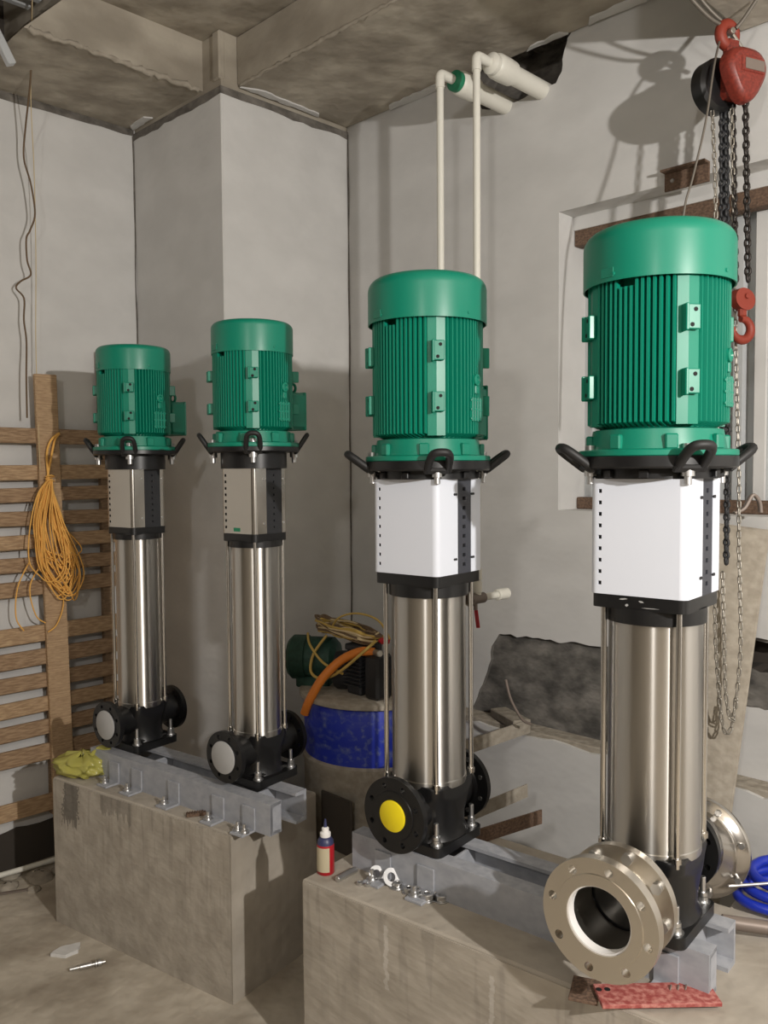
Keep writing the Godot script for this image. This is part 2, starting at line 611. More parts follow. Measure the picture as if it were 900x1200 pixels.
		for yy in [s1 - (s1 - s0) * 0.16, s0 + (s1 - s0) * 0.16]:
			for zz in [d.gap_front + 0.012, d.gap_back - 0.006]:
				g = Geo.new()
				for e in ([-0.004, 0.004] if big else [0.0]):
					g.hexagon(at(sx * (a - 0.001), yy, zz + e, Basis(Vector3.FORWARD, PI / 2 * sx)), 0.0035 if big else 0.004, 0, 0.0032)
				part("guard_screw", g, m.black_matt if big else m.zinc, o)
	# motor stool
	g = Geo.new()
	g.lathe(at(0, 0, 0), [Vector2(0, s1), Vector2(d.neck, s1), Vector2(d.neck, d.flange0)], 56)
	g.lathe(at(0, 0, 0), [Vector2(d.neck, d.flange0), Vector2(d.mflange - 0.004, d.flange0), Vector2(d.mflange, d.flange0 + 0.004), Vector2(d.mflange, d.flange1)], 72)
	for k in (10 if big else 0):
		var ang := TAU * k / 10 + 0.13
		g.box(Transform3D(Basis(Vector3.UP, -ang), Vector3(cos(ang), 0, sin(ang)) * (d.neck + 0.004) + Vector3.UP * (s1 + d.flange0) * 0.5), Vector3(0.012, (d.flange0 - s1) * 0.8, 0.02), 0.002)
	part("motor_stool", g, m.black, o)
	motor(o, d)
	# lifting handles and flange bolts on the four diagonals
	for k in 4:
		var ang := PI / 4 + PI / 2 * k
		var out := Vector3(cos(ang), 0, sin(ang))
		var side := Vector3(-sin(ang), 0, cos(ang))
		var tilt: float = d.handle_tilt
		var up := (out * cos(tilt) + Vector3.UP * sin(tilt)).normalized()
		var base: Vector3 = out * (d.mflange - 0.012) + Vector3.UP * (d.flange0 + 0.002)
		var hw: float = d.handle_w
		var hl: float = d.handle_l
		var pts := smooth([base - side * hw, base - side * hw * 0.98 + up * hl * 0.5, base - side * hw * 0.82 + up * hl * 0.86, base - side * hw * 0.4 + up * hl, base + side * hw * 0.4 + up * hl, base + side * hw * 0.82 + up * hl * 0.86, base + side * hw * 0.98 + up * hl * 0.5, base + side * hw], 5)
		g = Geo.new()
		g.tube(pts, d.handle_r, 10)
		g.box(Transform3D(Basis(side, up, side.cross(up)), base + up * 0.002), Vector3(hw * 2 + d.handle_r * 2, 0.022, d.handle_r * 1.7), 0.004)
		part("lifting_handle", g, m.rubber, o)
		g = Geo.new()
		var bp: Vector3 = out * (d.mflange - 0.018)
		g.hexagon(at(bp.x, d.flange1 + 0.014, bp.z), 0.013, 0, 0.011)
		g.hexagon(at(bp.x, d.flange0 - 0.016, bp.z), 0.0145, 0, 0.016)
		g.rod(bp + Vector3.UP * (d.flange0 - 0.034), bp + Vector3.UP * (d.flange1 + 0.018), 0.008)
		part("flange_bolt", g, m.zinc, o)
	return o


# half of the coupling guard: a sheet bent round three sides of the lantern
func guard(g: Geo, a: float, y0: float, y1: float, reach: float, front: bool, corner: float) -> void:
	var s := 1.0 if front else -1.0
	var t := 0.003
	var arc := func(sx: float, r: float) -> PackedVector2Array:
		var p := PackedVector2Array()
		for i in 7:
			var w := PI / 2 * i / 6.0
			p.append(Vector2(sx * (a - corner + r * cos(w)), s * (a - corner + r * sin(w))))
		return p
	for sx: float in [-1.0, 1.0]:
		var o: PackedVector2Array = arc.call(sx, corner)
		var i: PackedVector2Array = arc.call(sx, corner - t)
		o.insert(0, Vector2(sx * a, s * reach))
		i.insert(0, Vector2(sx * (a - t), s * reach))
		# the slotted column stands just inside the left edge of the sheet
		var sw := 0.004
		var edge := a - corner
		if sx < 0:
			edge = a - corner - 0.004
		o.append(Vector2(sx * edge, s * a)); i.append(Vector2(sx * edge, s * (a - t)))
		i.reverse()
		o.append_array(i)
		g.prism(at(0, 0, 0, Basis(Vector3.RIGHT, PI / 2)), o, -y1, -y0)
		if sx < 0:
			rungs(g, -(edge - sw), s * (a - t * 0.5), Vector3(sw * 2, 0, t), y0, y1, 0.0085)
			g.box(at((a - corner - edge + sw * 2) * 0.5, (y0 + y1) * 0.5, s * (a - t * 0.5)), Vector3(a - corner + edge - sw * 2, y1 - y0, t))


# a column of sheet with nine square slots in it
func rungs(g: Geo, px: float, pz: float, size: Vector3, y0: float, y1: float, slot: float) -> void:
	var y := y0
	for k in 10:
		var e := y1 if k == 9 else y0 + (y1 - y0) * (0.095 + 0.1 * k) - slot * 0.5
		if e > y:
			g.box(at(px, (y + e) * 0.5, pz), Vector3(size.x, e - y, size.z))
		y = e + slot


func motor(o: Node3D, d: Dictionary) -> void:
	var g := Geo.new()
	var r: float = d.fin
	var f0: float = d.fin_y
	var f1: float = d.cowl_y
	var core := r * 0.80
	g.lathe(at(0, 0, 0), [Vector2(d.mflange - 0.002, d.flange1), Vector2(d.mflange, d.flange1 + 0.002), Vector2(d.mflange, d.flange1 + 0.012), Vector2(d.mflange - 0.003, d.flange1 + 0.014), Vector2(r * 0.98, d.flange1 + 0.016), Vector2(r * 0.93, f0), Vector2(core, f0 + 0.004), Vector2(core, f1 + 0.02)], 64, 25)
	var body := part("motor_body", g, m.green, o)
	# fins: fifteen to a quarter, all upright and parallel within the quarter
	var pad := r * 0.585
	var count: int = d.fins
	for q in 4:
		var turn := Basis(Vector3.UP, PI / 2 * q)
		for k in count:
			var w := lerpf(-pad, pad, (k + 0.5) / count)
			var out := sqrt(maxf(r * r - w * w, 0.0))
			var inn := sqrt(maxf(core * core * 0.92 - w * w, 0.0))
			var y1 := f1 + 0.02
			if k in [5, 6, 7] and q != 1:
				y1 = f1 - 0.014
			g = Geo.new()
			var th := pad * 2 / count * 0.31
			# tapered fin, thinner at its edge, lower end cut back at 45 degrees
			var ring0 := [Vector3(-th, f0 + 0.002, inn), Vector3(th, f0 + 0.002, inn), Vector3(th, y1, inn), Vector3(-th, y1, inn)]
			var ring1 := [Vector3(-th * 0.7, f0 + 0.014, out), Vector3(th * 0.7, f0 + 0.014, out), Vector3(th * 0.7, y1, out), Vector3(-th * 0.7, y1, out)]
			for p in [ring0, ring1]:
				for i in 4:
					p[i] = turn * (p[i] + Vector3(w, 0, 0))
			var cx := turn * Vector3(w, (f0 + y1) * 0.5, (inn + out) * 0.5)
			for i in 4:
				var e := (i + 1) % 4
				var nn: Vector3 = (ring0[e] - ring0[i]).cross(ring1[i] - ring0[i]).normalized()
				if nn.dot((ring0[i] + ring1[e]) * 0.5 - cx) < 0: nn = -nn
				g.flat(ring0[i], ring0[e], ring1[e], ring1[i], nn)
			g.flat(ring1[0], ring1[1], ring1[2], ring1[3], turn * Vector3(0, 0, 1))
			part("cooling_fin", g, m.green, body)
		# flat mounting pad on the diagonal with two lugs
		var dg := Basis(Vector3.UP, PI / 2 * q + PI / 4)
		g = Geo.new()
		var pts := PackedVector2Array([Vector2(-r * 0.155, core * 0.9), Vector2(-r * 0.155, r * 0.975), Vector2(0, r * 1.0), Vector2(r * 0.155, r * 0.975), Vector2(r * 0.155, core * 0.9)])
		g.prism(Transform3D(dg * Basis(Vector3.RIGHT, PI / 2), Vector3.ZERO), pts, -(f1 + 0.02), -(f0 + 0.008), 5)
		part("mounting_pad", g, m.green, body)
		for yy in [f0 + (f1 - f0) * 0.30, f0 + (f1 - f0) * 0.72]:
			g = Geo.new()
			var lh: float = d.lug
			g.box(Transform3D(dg, dg * Vector3(-0.011, 0, r + 0.008) + Vector3.UP * yy), Vector3(0.007, lh, 0.024), 0.002)
			g.box(Transform3D(dg, dg * Vector3(0.004, 0, r + 0.006) + Vector3.UP * (yy + lh * 0.02)), Vector3(0.03, lh * 0.92, 0.016), 0.002)
			var lug := part("mounting_lug", g, m.green, body)
			g = Geo.new()
			for e in [-0.28, 0.28]:
				g.lathe(Transform3D(dg * Basis(Vector3.RIGHT, PI / 2), dg * Vector3(0.004 + (0.004 if e > 0 else -0.003), lh * e, r + 0.0135) + Vector3.UP * yy), [Vector2(0.0045, 0), Vector2(0.0045, 0.0012), Vector2(0, 0.0012)], 12)
			part("bolt_hole", g, m.hole, o).reparent(lug)
	# cowl
	g = Geo.new()
	var c: float = d.cowl
	var ct: float = d.cowl_top
	var rd: float = d.cowl_round
	var prof := [Vector2(c - 0.003, f1 + 0.012), Vector2(c - 0.003, f1), Vector2(c, f1)]
	for i in 9:
		var w := PI / 2 * i / 8.0
		prof.append(Vector2(c - rd + rd * cos(w), ct - rd + rd * sin(w)))
	prof.append(Vector2(c * 0.4, ct + 0.004))
	prof.append(Vector2(0, ct + 0.005))
	g.lathe(at(0, 0, 0), prof, 80, 30)
	var cowl := part("fan_cowl", g, m.green, body)
	for k in 4:
		var ang := PI / 2 * k + 0.22
		g = Geo.new()
		var p := Vector3(cos(ang), 0, sin(ang))
		g.lathe(Geo.along(p * (c - 0.001) + Vector3.UP * (f1 + 0.014), p * (c + 0.01) + Vector3.UP * (f1 + 0.014)), [Vector2(0.0045, 0), Vector2(0.004, 0.003), Vector2(0, 0.004)], 10)
		part("cowl_screw", g, m.green, cowl)
	g = Geo.new()
	var la := PI * 0.60
	g.box(Transform3D(Basis(Vector3.UP, PI / 2 - la), Vector3(cos(la), 0, sin(la)) * (c + 0.0005) + Vector3.UP * (f1 + 0.018)), Vector3(0.034, 0.020, 0.002), 0.0008)
	part("cowl_plate", g, m.green, cowl)
	# bosses and rating plate on the quarter that faces along the plinth
	g = Geo.new()
	var yc := f0 + (f1 - f0) * 0.25
	for e in [-0.018, -0.006, 0.006, 0.018]:
		g.box(at(r + 0.001, yc, -0.012 + e), Vector3(0.006, 0.062, 0.008), 0.001)
	for e in [-0.024, 0.0, 0.024]:
		g.box(at(r + 0.0005, yc + e, -0.012), Vector3(0.006, 0.006, 0.054), 0.001)
	part("rating_plate", g, m.green, body)
	g = Geo.new()
	g.lathe(at(r - 0.01, yc + 0.078, -0.014, Basis(Vector3.FORWARD, PI / 2)), [Vector2(0.015, 0), Vector2(0.015, 0.014), Vector2(0.009, 0.016), Vector2(0.006, 0.012), Vector2(0, 0.012)], 18)
	g.box(at(r - 0.004, yc + 0.052, -0.014), Vector3(0.014, 0.022, 0.016), 0.002)
	part("drain_plug", g, m.green, body)
	# skirt bosses
	for k in 8:
		var ang := PI / 4 * k + 0.22
		g = Geo.new()
		var p := Vector3(cos(ang), 0, sin(ang)) * (r * 0.985)
		g.box(Transform3D(Basis(Vector3.UP, -ang), p + Vector3.UP * (d.flange1 + 0.03)), Vector3(0.014, 0.032, 0.026), 0.003)
		part("skirt_boss", g, m.green, body)
	# terminal box behind
	var tb: Vector3 = d.box
	g = Geo.new()
	var bz := -(r + tb.z * 0.5 - 0.012)
	g.box(at(0, d.box_y, bz), tb, 0.010)
	g.box(at(0, d.box_y, bz - tb.z * 0.5 + 0.012), tb * Vector3(1.04, 1.04, 0.1), 0.004)
	var box := part("terminal_box", g, m.green, body)
	g = Geo.new()
	var pts := PackedVector3Array()
	for i in 14:
		var w := TAU * i / 14
		pts.append(Vector3(tb.x * 0.30 + cos(w) * 0.015, d.box_y + tb.y * 0.5 + 0.014 + sin(w) * 0.015, -(r + 0.02)))
	g.tube(pts, 0.005, 8, true)
	part("lifting_eye", g, m.green, body)


# ------------------------------------------------------------------ base frames
func base_frame(label: String, x: Transform3D, length: float, width: float, clips: Array, plates: Array) -> Node3D:
	var o := thing("steel_base_frame", label, "base frame", x, "steel base frames")
	var h := 0.1
	var fl := 0.05
	var t := 0.011
	for s: float in [1.0, -1.0]:
		var g := Geo.new()
		var z0 := width * 0.5
		var p := PackedVector2Array([Vector2(z0, 0), Vector2(z0, h), Vector2(z0 - fl, h), Vector2(z0 - fl, h - t * 0.9), Vector2(z0 - t, h - t * 1.2), Vector2(z0 - t, t * 1.2), Vector2(z0 - fl, t * 0.9), Vector2(z0 - fl, 0)])
		var q := PackedVector2Array()
		for w in p:
			q.append(Vector2(w.x * s, w.y))
		# polygon x -> local z, polygon y -> up, extruded along the frame
		g.prism(Transform3D(Basis(Vector3(0, 0, 1), Vector3(0, 1, 0), Vector3(-1, 0, 0)), Vector3.ZERO), q, -length, 0.0, 5)
		if s > 0.0:
			for e in [0.004, length - 0.004]:
				g.box(at(e, h * 0.5, z0 - fl * 0.5), Vector3(0.008, h * 0.995, fl * 0.99), 0.001)
		part("steel_channel", g, m.grey_paint, o)
	for xx in plates:
		var g := Geo.new()
		g.box(at(xx, h * 0.5, 0), Vector3(0.008, h - t * 2.6, width - t * 2.2), 0.001)
		part("cross_plate", g, m.grey_paint, o)
	for xx in clips:
		var g := Geo.new()
		var z := width * 0.5
		g.box(at(xx, 0.038, z + 0.0035), Vector3(0.055, 0.076, 0.006), 0.001)
		g.box(at(xx, 0.004, z + 0.030), Vector3(0.055, 0.007, 0.06), 0.001)
		var c := part("angle_clip", g, m.grey_paint, o)
		g = Geo.new()
		for e in ([] if length > 0.96 and xx > 0.8 else ([-0.012] if xx < length * 0.895 else [-0.016, 0.014])):
			g.lathe(at(xx + e, 0.0075, z + 0.036), [Vector2(0, 0), Vector2(0.016, 0), Vector2(0.016, 0.003), Vector2(0, 0.003)], 16)
			g.hexagon(at(xx + e, 0.0105, z + 0.036), 0.011, 0, 0.009)
			g.rod(Vector3(xx + e, 0.01, z + 0.036), Vector3(xx + e, 0.034, z + 0.036), 0.006)
		if g.v.size() > 0:
			part("anchor_bolt", g, m.zinc, c)
	return o


func strip_frame(yaw_deg: float, p: Vector3) -> Transform3D:
	return Transform3D(Basis(Vector3.UP, deg_to_rad(-yaw_deg)), p)


func in_room(x: float, y: float, z: float, b := Basis.IDENTITY) -> Transform3D:
	return room_frame * Transform3D(b, Vector3(x, y, z))


func lamp(p: Vector3, energy: float, r: float, label: String) -> void:
	var o := thing("hanging_bulb", label, "lamp", Transform3D(Basis.IDENTITY, p), "bare bulbs")
	var g := Geo.new()
	g.lathe(at(0, 0, 0), [Vector2(0, -r), Vector2(r * 0.5, -r * 0.87), Vector2(r * 0.87, -r * 0.5), Vector2(r, 0), Vector2(r * 0.87, r * 0.5), Vector2(r * 0.5, r * 1.1), Vector2(r * 0.45, r * 1.6)], 24, 60)
	var glow := plain(Color.WHITE, 0.4)
	glow.emission_enabled = true
	glow.emission = Color(1.0, 0.98, 0.955)
	glow.emission_energy_multiplier = 3.0
	part("bulb", g, glow, o)
	g = Geo.new()
	g.lathe(at(0, r * 1.5, 0), [Vector2(r * 0.5, 0), Vector2(r * 0.6, 0.01), Vector2(r * 0.6, 0.05), Vector2(0.006, 0.06)], 16)
	part("socket", g, m.black, o)
	g = Geo.new()
	g.rod(Vector3(0, r * 1.5 + 0.05, 0), Vector3(0, 3.42 - p.y, 0), 0.003, 6)
	part("cord", g, m.black, o)
	var l := OmniLight3D.new()
	l.name = "bulb_light"
	l.light_energy = energy
	l.light_color = Color(1.0, 0.98, 0.955)
	l.light_size = r
	l.shadow_enabled = true
	l.omni_range = 12.0
	l.omni_attenuation = 2.0
	o.add_child(l, true)


# ------------------------------------------------------------------ room
func jag(points: Array, step: float, amount: float) -> PackedVector2Array:
	var out := PackedVector2Array()
	for k in points.size():
		var a: Vector2 = points[k]
		var b: Vector2 = points[(k + 1) % points.size()]
		var c := maxi(1, int((b - a).length() / step))
		for i in c:
			var p := a.lerp(b, float(i) / c)
			if i > 0:
				p += Vector2(rng.randf_range(-amount, amount), rng.randf_range(-amount, amount))
			out.append(p)
	return out


func struct(called: String, g, mat: Material, label: String, category: String, x := Transform3D()) -> MeshInstance3D:
	var o := part(called, g, mat, self, x)
	tag(o, label, category, "", "structure")
	return o


func slab(x0: float, x1: float, y0: float, y1: float, z0: float, z1: float, g: Geo, bevel := 0.0) -> void:
	g.box(at((x0 + x1) * 0.5, (y0 + y1) * 0.5, (z0 + z1) * 0.5), Vector3(x1 - x0, y1 - y0, z1 - z0), bevel)


func cut(parent: Node, poly: PackedVector2Array, z0: float, depth: float, mat: Material) -> void:
	var c := CSGPolygon3D.new()
	c.name = "opening"
	c.polygon = poly
	c.depth = depth
	c.operation = CSGShape3D.OPERATION_SUBTRACTION
	c.material = mat
	c.position = Vector3(0, 0, z0)
	parent.add_child(c, true)


# rough lip of slurry squeezed out along a beam's lower edge
func ridge(parent: Node, a: Vector3, b: Vector3, r: float) -> void:
	var g := Geo.new()
	var pts := PackedVector3Array()
	var rad := []
	var c := int(a.distance_to(b) / 0.018)
	for k in c + 1:
		pts.append(a.lerp(b, float(k) / c) + Vector3(rng.randf_range(-0.3, 0.3), rng.randf_range(-0.3, 0.5), rng.randf_range(-0.3, 0.3)) * r)
		rad.append(r * rng.randf_range(0.5, 1.1))
	g.tube(pts, rad, 7)
	part("slurry_lip", g, m.mortar, parent)


func build_room() -> void:
	var g := Geo.new()
	slab(-0.95, 6.2, -0.15, 0.0, -0.3, 5.7, g)
	struct("floor", g, m.floor, "dusty bare cement floor of the pump room", "floor", room_frame)
	# window wall with its openings
	var w := CSGCombiner3D.new()
	w.name = "wall_right"
	add_child(w)
	w.transform = room_frame
	tag(w, "white plastered wall with the boarded window and broken pipe hole", "wall", "", "structure")
	var body := CSGBox3D.new()
	body.name = "plaster"
	body.size = Vector3(7.15, 3.6, 0.3)
	body.position = Vector3(2.625, 1.8, -0.15)
	body.material = m.plaster
	w.add_child(body)
	cut(w, PackedVector2Array([Vector2(1.155, 1.515), Vector2(2.55, 1.515), Vector2(2.55, 2.602), Vector2(1.155, 2.602)]), 0.02, 0.5, m.plaster)
	cut(w, jag([Vector2(0.70, 3.21), Vector2(0.74, 3.12), Vector2(0.80, 3.075), Vector2(0.90, 3.05), Vector2(1.02, 3.062), Vector2(1.14, 3.066), Vector2(1.165, 3.1), Vector2(1.175, 3.17), Vector2(1.21, 3.24), Vector2(1.1, 3.3), Vector2(0.8, 3.3)], 0.018, 0.006), 0.02, 0.20, m.dark_concrete)
	cut(w, jag([Vector2(0.73, 0.60), Vector2(0.745, 0.69), Vector2(0.80, 0.80), Vector2(0.83, 0.88), Vector2(0.845, 0.96), Vector2(0.883, 1.015), Vector2(1.10, 1.022), Vector2(1.32, 1.028), Vector2(1.6, 1.05), Vector2(1.76, 1.075), Vector2(1.84, 1.13), Vector2(1.95, 1.14), Vector2(2.6, 1.13), Vector2(2.6, 0.92), Vector2(1.84, 0.915), Vector2(1.78, 0.80), Vector2(1.74, 0.6)], 0.025, 0.007), 0.02, 0.037, m.patch)
	cut(w, jag([Vector2(1.80, 1.03), Vector2(1.84, 1.12), Vector2(1.95, 1.13), Vector2(2.6, 1.12), Vector2(2.6, 1.035)], 0.03, 0.006), 0.02, 0.14, m.dark_and_shade)
	# left wall, far walls
	g = Geo.new()
	slab(-0.95, -0.67, 0.0, 3.22, 0.0, 5.7, g)
	slab(-0.95, -0.67, 3.2, 3.6, 2.6, 5.7, g)
	slab(-0.95, -0.675, 3.2, 3.6, 0.0, 1.2, g)
	struct("wall_left", g, m.plaster, "white plastered wall behind the wooden slat frame", "wall", room_frame)
	g = Geo.new()
	slab(6.0, 6.2, 0.0, 3.6, 0.0, 5.7, g)
	struct("wall_near", g, m.dark_concrete, "bare concrete wall on the lamp side, out of the picture", "wall", room_frame)
	g = Geo.new()
	slab(-0.95, 6.2, 0.0, 3.6, 5.5, 5.7, g)
	struct("wall_back", g, m.dark_concrete, "bare concrete wall behind the camera", "wall", room_frame)
	# pillar in the corner
	g = Geo.new()
	slab(-0.67, 0.025, 0.0, 3.2, -0.1, 0.685, g, 0.004)
	var p := struct("pillar", g, m.plaster, "square white plastered pillar projecting from the room corner", "pillar", room_frame)
	g = Geo.new()
	slab(-0.67, 0.022, 3.2, 3.42, -0.1, 0.68, g, 0.004)
	g.box(at(0.0, 3.325, 0.676), Vector3(0.05, 0.19, 0.03), 0.006)
	part("pillar_head", g, m.concrete, p)
	# slab, beams, dark shaft
	g = Geo.new()
	slab(-0.95, 6.2, 3.42, 3.6, -0.3, 1.25, g)
	slab(1.2, 6.2, 3.42, 3.6, 1.25, 5.7, g)
	slab(-0.95, 1.2, 3.42, 3.6, 2.6, 5.7, g)
	struct("ceiling", g, m.concrete, "bare cast concrete ceiling slab with board marks", "ceiling", room_frame)
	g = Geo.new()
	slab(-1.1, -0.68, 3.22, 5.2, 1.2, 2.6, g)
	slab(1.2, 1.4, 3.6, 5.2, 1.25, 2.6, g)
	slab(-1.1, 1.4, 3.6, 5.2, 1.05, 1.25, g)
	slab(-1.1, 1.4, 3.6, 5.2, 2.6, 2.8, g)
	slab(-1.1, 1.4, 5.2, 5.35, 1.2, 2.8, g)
	struct("trim_3", g, m.dark_and_shade, "dark shaft opening above the left end of the ceiling", "shaft", room_frame)  # walls coloured dark so the shaft looks unlit
	g = Geo.new()
	# its near end is cut on a slant
	g.prism(Transform3D(Basis(Vector3(0, 0, 1), Vector3(0, 1, 0), Vector3(-1, 0, 0)), Vector3.ZERO), PackedVector2Array([Vector2(0.6, 3.22), Vector2(1.41, 3.22), Vector2(1.215, 3.42), Vector2(0.6, 3.42)]), 0.11, 0.67, 5)
	var lb := struct("beam", g, m.concrete, "raw concrete beam above the left wall", "beam", room_frame)
	ridge(lb, Vector3(-0.115, 3.222, 0.70), Vector3(-0.115, 3.222, 1.39), 0.013)
	g = Geo.new()
	slab(0.02, 6.0, 3.22, 3.42, 0.0, 0.605, g, 0.008)
	lb = struct("beam", g, m.concrete, "raw concrete beam running above the window wall", "beam", room_frame)
	ridge(lb, Vector3(0.04, 3.222, 0.602), Vector3(2.2, 3.222, 0.602), 0.009)
	g = Geo.new()
	slab(1.80, 2.12, 3.0, 3.24, 0.0, 0.75, g, 0.02)
	struct("beam", g, m.cement, "short concrete cross beam that carries the orange hoist", "beam", room_frame)
	# plaster smears left along the joint between walls and beams
	for q in [[-0.66, -0.48, 0.695, 0.73, "x"], [0.10, 0.42, 0.0, 0.0, "p"], [0.30, 0.62, 0.005, 0.05, "x"], [1.28, 1.62, 0.01, 0.06, "x"], [1.02, 1.20, 0.012, 0.04, "x"]]:
		g = Geo.new()
		var flat_poly: PackedVector2Array
		if q[4] == "x":
			flat_poly = jag([Vector2(q[0], q[2]), Vector2(q[1], q[2]), Vector2(q[1] - 0.02, q[3]), Vector2(q[0] + 0.03, q[3] - 0.008)], 0.03, 0.006)
		else:
			flat_poly = jag([Vector2(0.035, 0.18), Vector2(0.06, 0.20), Vector2(0.075, 0.50), Vector2(0.035, 0.60)], 0.03, 0.006)
		g.prism(room_frame * at(0, 0, 0, Basis(Vector3.RIGHT, PI / 2)), flat_poly, -3.222, -3.214)
		var smear := struct("trim_2", g, m.plaster, "smear of white plaster left on the concrete soffit", "plaster")
		smear.set_meta("group", "plaster smears on the beams")
	# bare unplastered band at the head of the walls, and the cracked corners
	var band := func(a: Vector3, b: Vector3, out: Vector3, parent: Node) -> void:
		var gg := Geo.new()
		var along := (b - a).normalized()
		var l := a.distance_to(b)
		var pp := PackedVector2Array([Vector2(0, 0.0), Vector2(l, 0.0)])
		var c := int(l / 0.05)
		for k in c + 1:
			pp.append(Vector2(l - l * k / c, -0.030 + rng.randf_range(-0.006, 0.006)))
		gg.prism(Transform3D(Basis(along, Vector3.UP, along.cross(Vector3.UP)), a), pp, -0.003 if along.cross(Vector3.UP).dot(out) < 0 else 0.0, 0.0 if along.cross(Vector3.UP).dot(out) < 0 else 0.003, 5)
		part("bare_band", gg, m.dark_concrete, parent)
	band.call(Vector3(-0.67, 3.221, 1.42), Vector3(-0.67, 3.221, 0.685), Vector3(1, 0, 0), get_node("wall_left"))
	band.call(Vector3(-0.67, 3.2, 0.685), Vector3(0.027, 3.2, 0.685), Vector3(0, 0, 1), p)
	band.call(Vector3(0.025, 3.2, 0.685), Vector3(0.025, 3.2, 0.0), Vector3(1, 0, 0), p)
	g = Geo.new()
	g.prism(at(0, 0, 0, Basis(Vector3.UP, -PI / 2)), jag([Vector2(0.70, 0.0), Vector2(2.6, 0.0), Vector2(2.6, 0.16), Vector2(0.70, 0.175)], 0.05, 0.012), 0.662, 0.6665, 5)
	part("bare_foot", g, m.dark_and_shade, get_node("wall_left"))
	var head := Node3D.new()
	for q in [[Vector3(-0.668, 0, 0.688), "wall_left"], [Vector3(0.029, 0, 0.003), "pillar"]]:
		g = Geo.new()
		var list := []
		for k in 24:
			list.append(q[0] + Vector3(rng.randf_range(-0.003, 0.003), 3.19 * k / 23.0, rng.randf_range(-0.003, 0.003)))
		g.tube(smooth(list, 2), 0.0035, 5)
		part("corner_crack", g, m.dark_concrete, get_node(q[1]))
	head.free()
	# bench along the foot of the window wall
	g = Geo.new()
	slab(0.0, 3.2, 0.0, 0.69, 0.0, 0.085, g, 0.004)
	var t := struct("trim_1", g, m.mortar, "low concrete ledge along the foot of the window wall", "ledge", room_frame)
	g = Geo.new()
	var poly := PackedVector2Array([Vector2(0.0, 0.0), Vector2(3.2, 0.0)])
	for k in 65:
		poly.append(Vector2(3.2 - 0.05 * k, 0.672 + rng.randf_range(-0.008, 0.012)))
	g.prism(at(0, 0, 0), poly, 0.08, 0.1, 5)
	part("plaster_face", g, m.plaster, t)
	# window
	var win := thing("window_1", "window opening closed with grey corrugated sheet", "window", room_frame, "", "structure")
	g = Geo.new()
	var prof := PackedVector2Array()
	var xx := 1.10
	var up := PackedVector2Array()
	while xx < 2.6:
		prof.append_array([Vector2(xx, -0.205), Vector2(xx + 0.045, -0.205), Vector2(xx + 0.055, -0.18), Vector2(xx + 0.085, -0.18), Vector2(xx + 0.095, -0.205)])
		xx += 0.095
	var back := prof.duplicate()
	back.reverse()
	for q in back:
		prof.append(q + Vector2(0.0005, -0.0015))
	g.prism(at(0, 0, 0, Basis(Vector3.RIGHT, PI / 2)), prof, -2.6, -1.515, 5)
	part("corrugated_sheet", g, m.galv, win)
	g = Geo.new()
	slab(1.157, 2.55, 2.495, 2.555, -0.15, -0.10, g, 0.003)
	part("steel_lintel", g, m.rust, win)
	g = Geo.new()
	slab(1.156, 2.55, 2.552, 2.602, -0.20, -0.095, g)
	part("reveal_head", g, m.plaster, win)
	g = Geo.new()
	slab(1.157, 2.55, 1.515, 1.56, -0.16, -0.12, g, 0.004)
	part("sill_batten", g, m.rust, win)
	g = Geo.new()
	slab(1.80, 1.84, 1.55, 2.5, -0.178, -0.165, g, 0.002)
	part("glazing_bar", g, m.plaster, win)


# ------------------------------------------------------------------ plinths and frames
func face_image(seed_: int, w: int, h: int, patch: bool) -> ImageTexture:
	var f := FastNoiseLite.new()
	f.seed = seed_
	f.frequency = 0.012
	f.fractal_octaves = 5
	var s := FastNoiseLite.new()
	s.seed = seed_ + 3
	s.frequency = 0.03
	s.fractal_octaves = 3
	var im := Image.create(w, h, false, Image.FORMAT_RGB8)
	var a := Color8(160, 152, 140)
	var b := Color8(176, 168, 156)
	for y in h:
		for x in w:
			var c := a.lerp(b, clampf(f.get_noise_2d(x, y) * 1.2 + 0.5, 0, 1))
			var run := s.get_noise_2d(x * 1.6, y * 0.10)
			var fade := clampf(1.0 - y / (h * 0.8), 0, 1)
			c = c.darkened(clampf((run - 0.15) * 0.5, 0, 0.08) * fade)
			if patch:
				# wet stain below the left end of the top edge
				var u := float(x) / w
				var v := float(y) / h
				var e := s.get_noise_2d(x * 3.0, y * 3.0) * 0.02
				if u > 0.075 + v * -0.09 + e and u < 0.165 - v * 0.03 + e and v < 0.27 + s.get_noise_2d(x * 4.0, 5) * 0.10:
					c = c.darkened(0.3)
				if v < 0.10 + s.get_noise_2d(x * 2.0, 90) * 0.09 and u > 0.30 and u < 0.48:
					c = c.darkened(0.15)
			else:
				# pale lime runs down the face
				for q in [[0.166, 0.05, 0.36], [0.345, 0.08, 0.75], [0.34, 0.3, 0.7]]:
					var d := absf(float(x) / w - q[0] - s.get_noise_2d(y * 1.5, q[0] * 900.0) * 0.004)
					if d < 0.0035 and float(y) / h > q[1] and float(y) / h < q[2]:
						c = c.lightened(0.22)
			im.set_pixel(x, y, c)
	return ImageTexture.create_from_image(im)


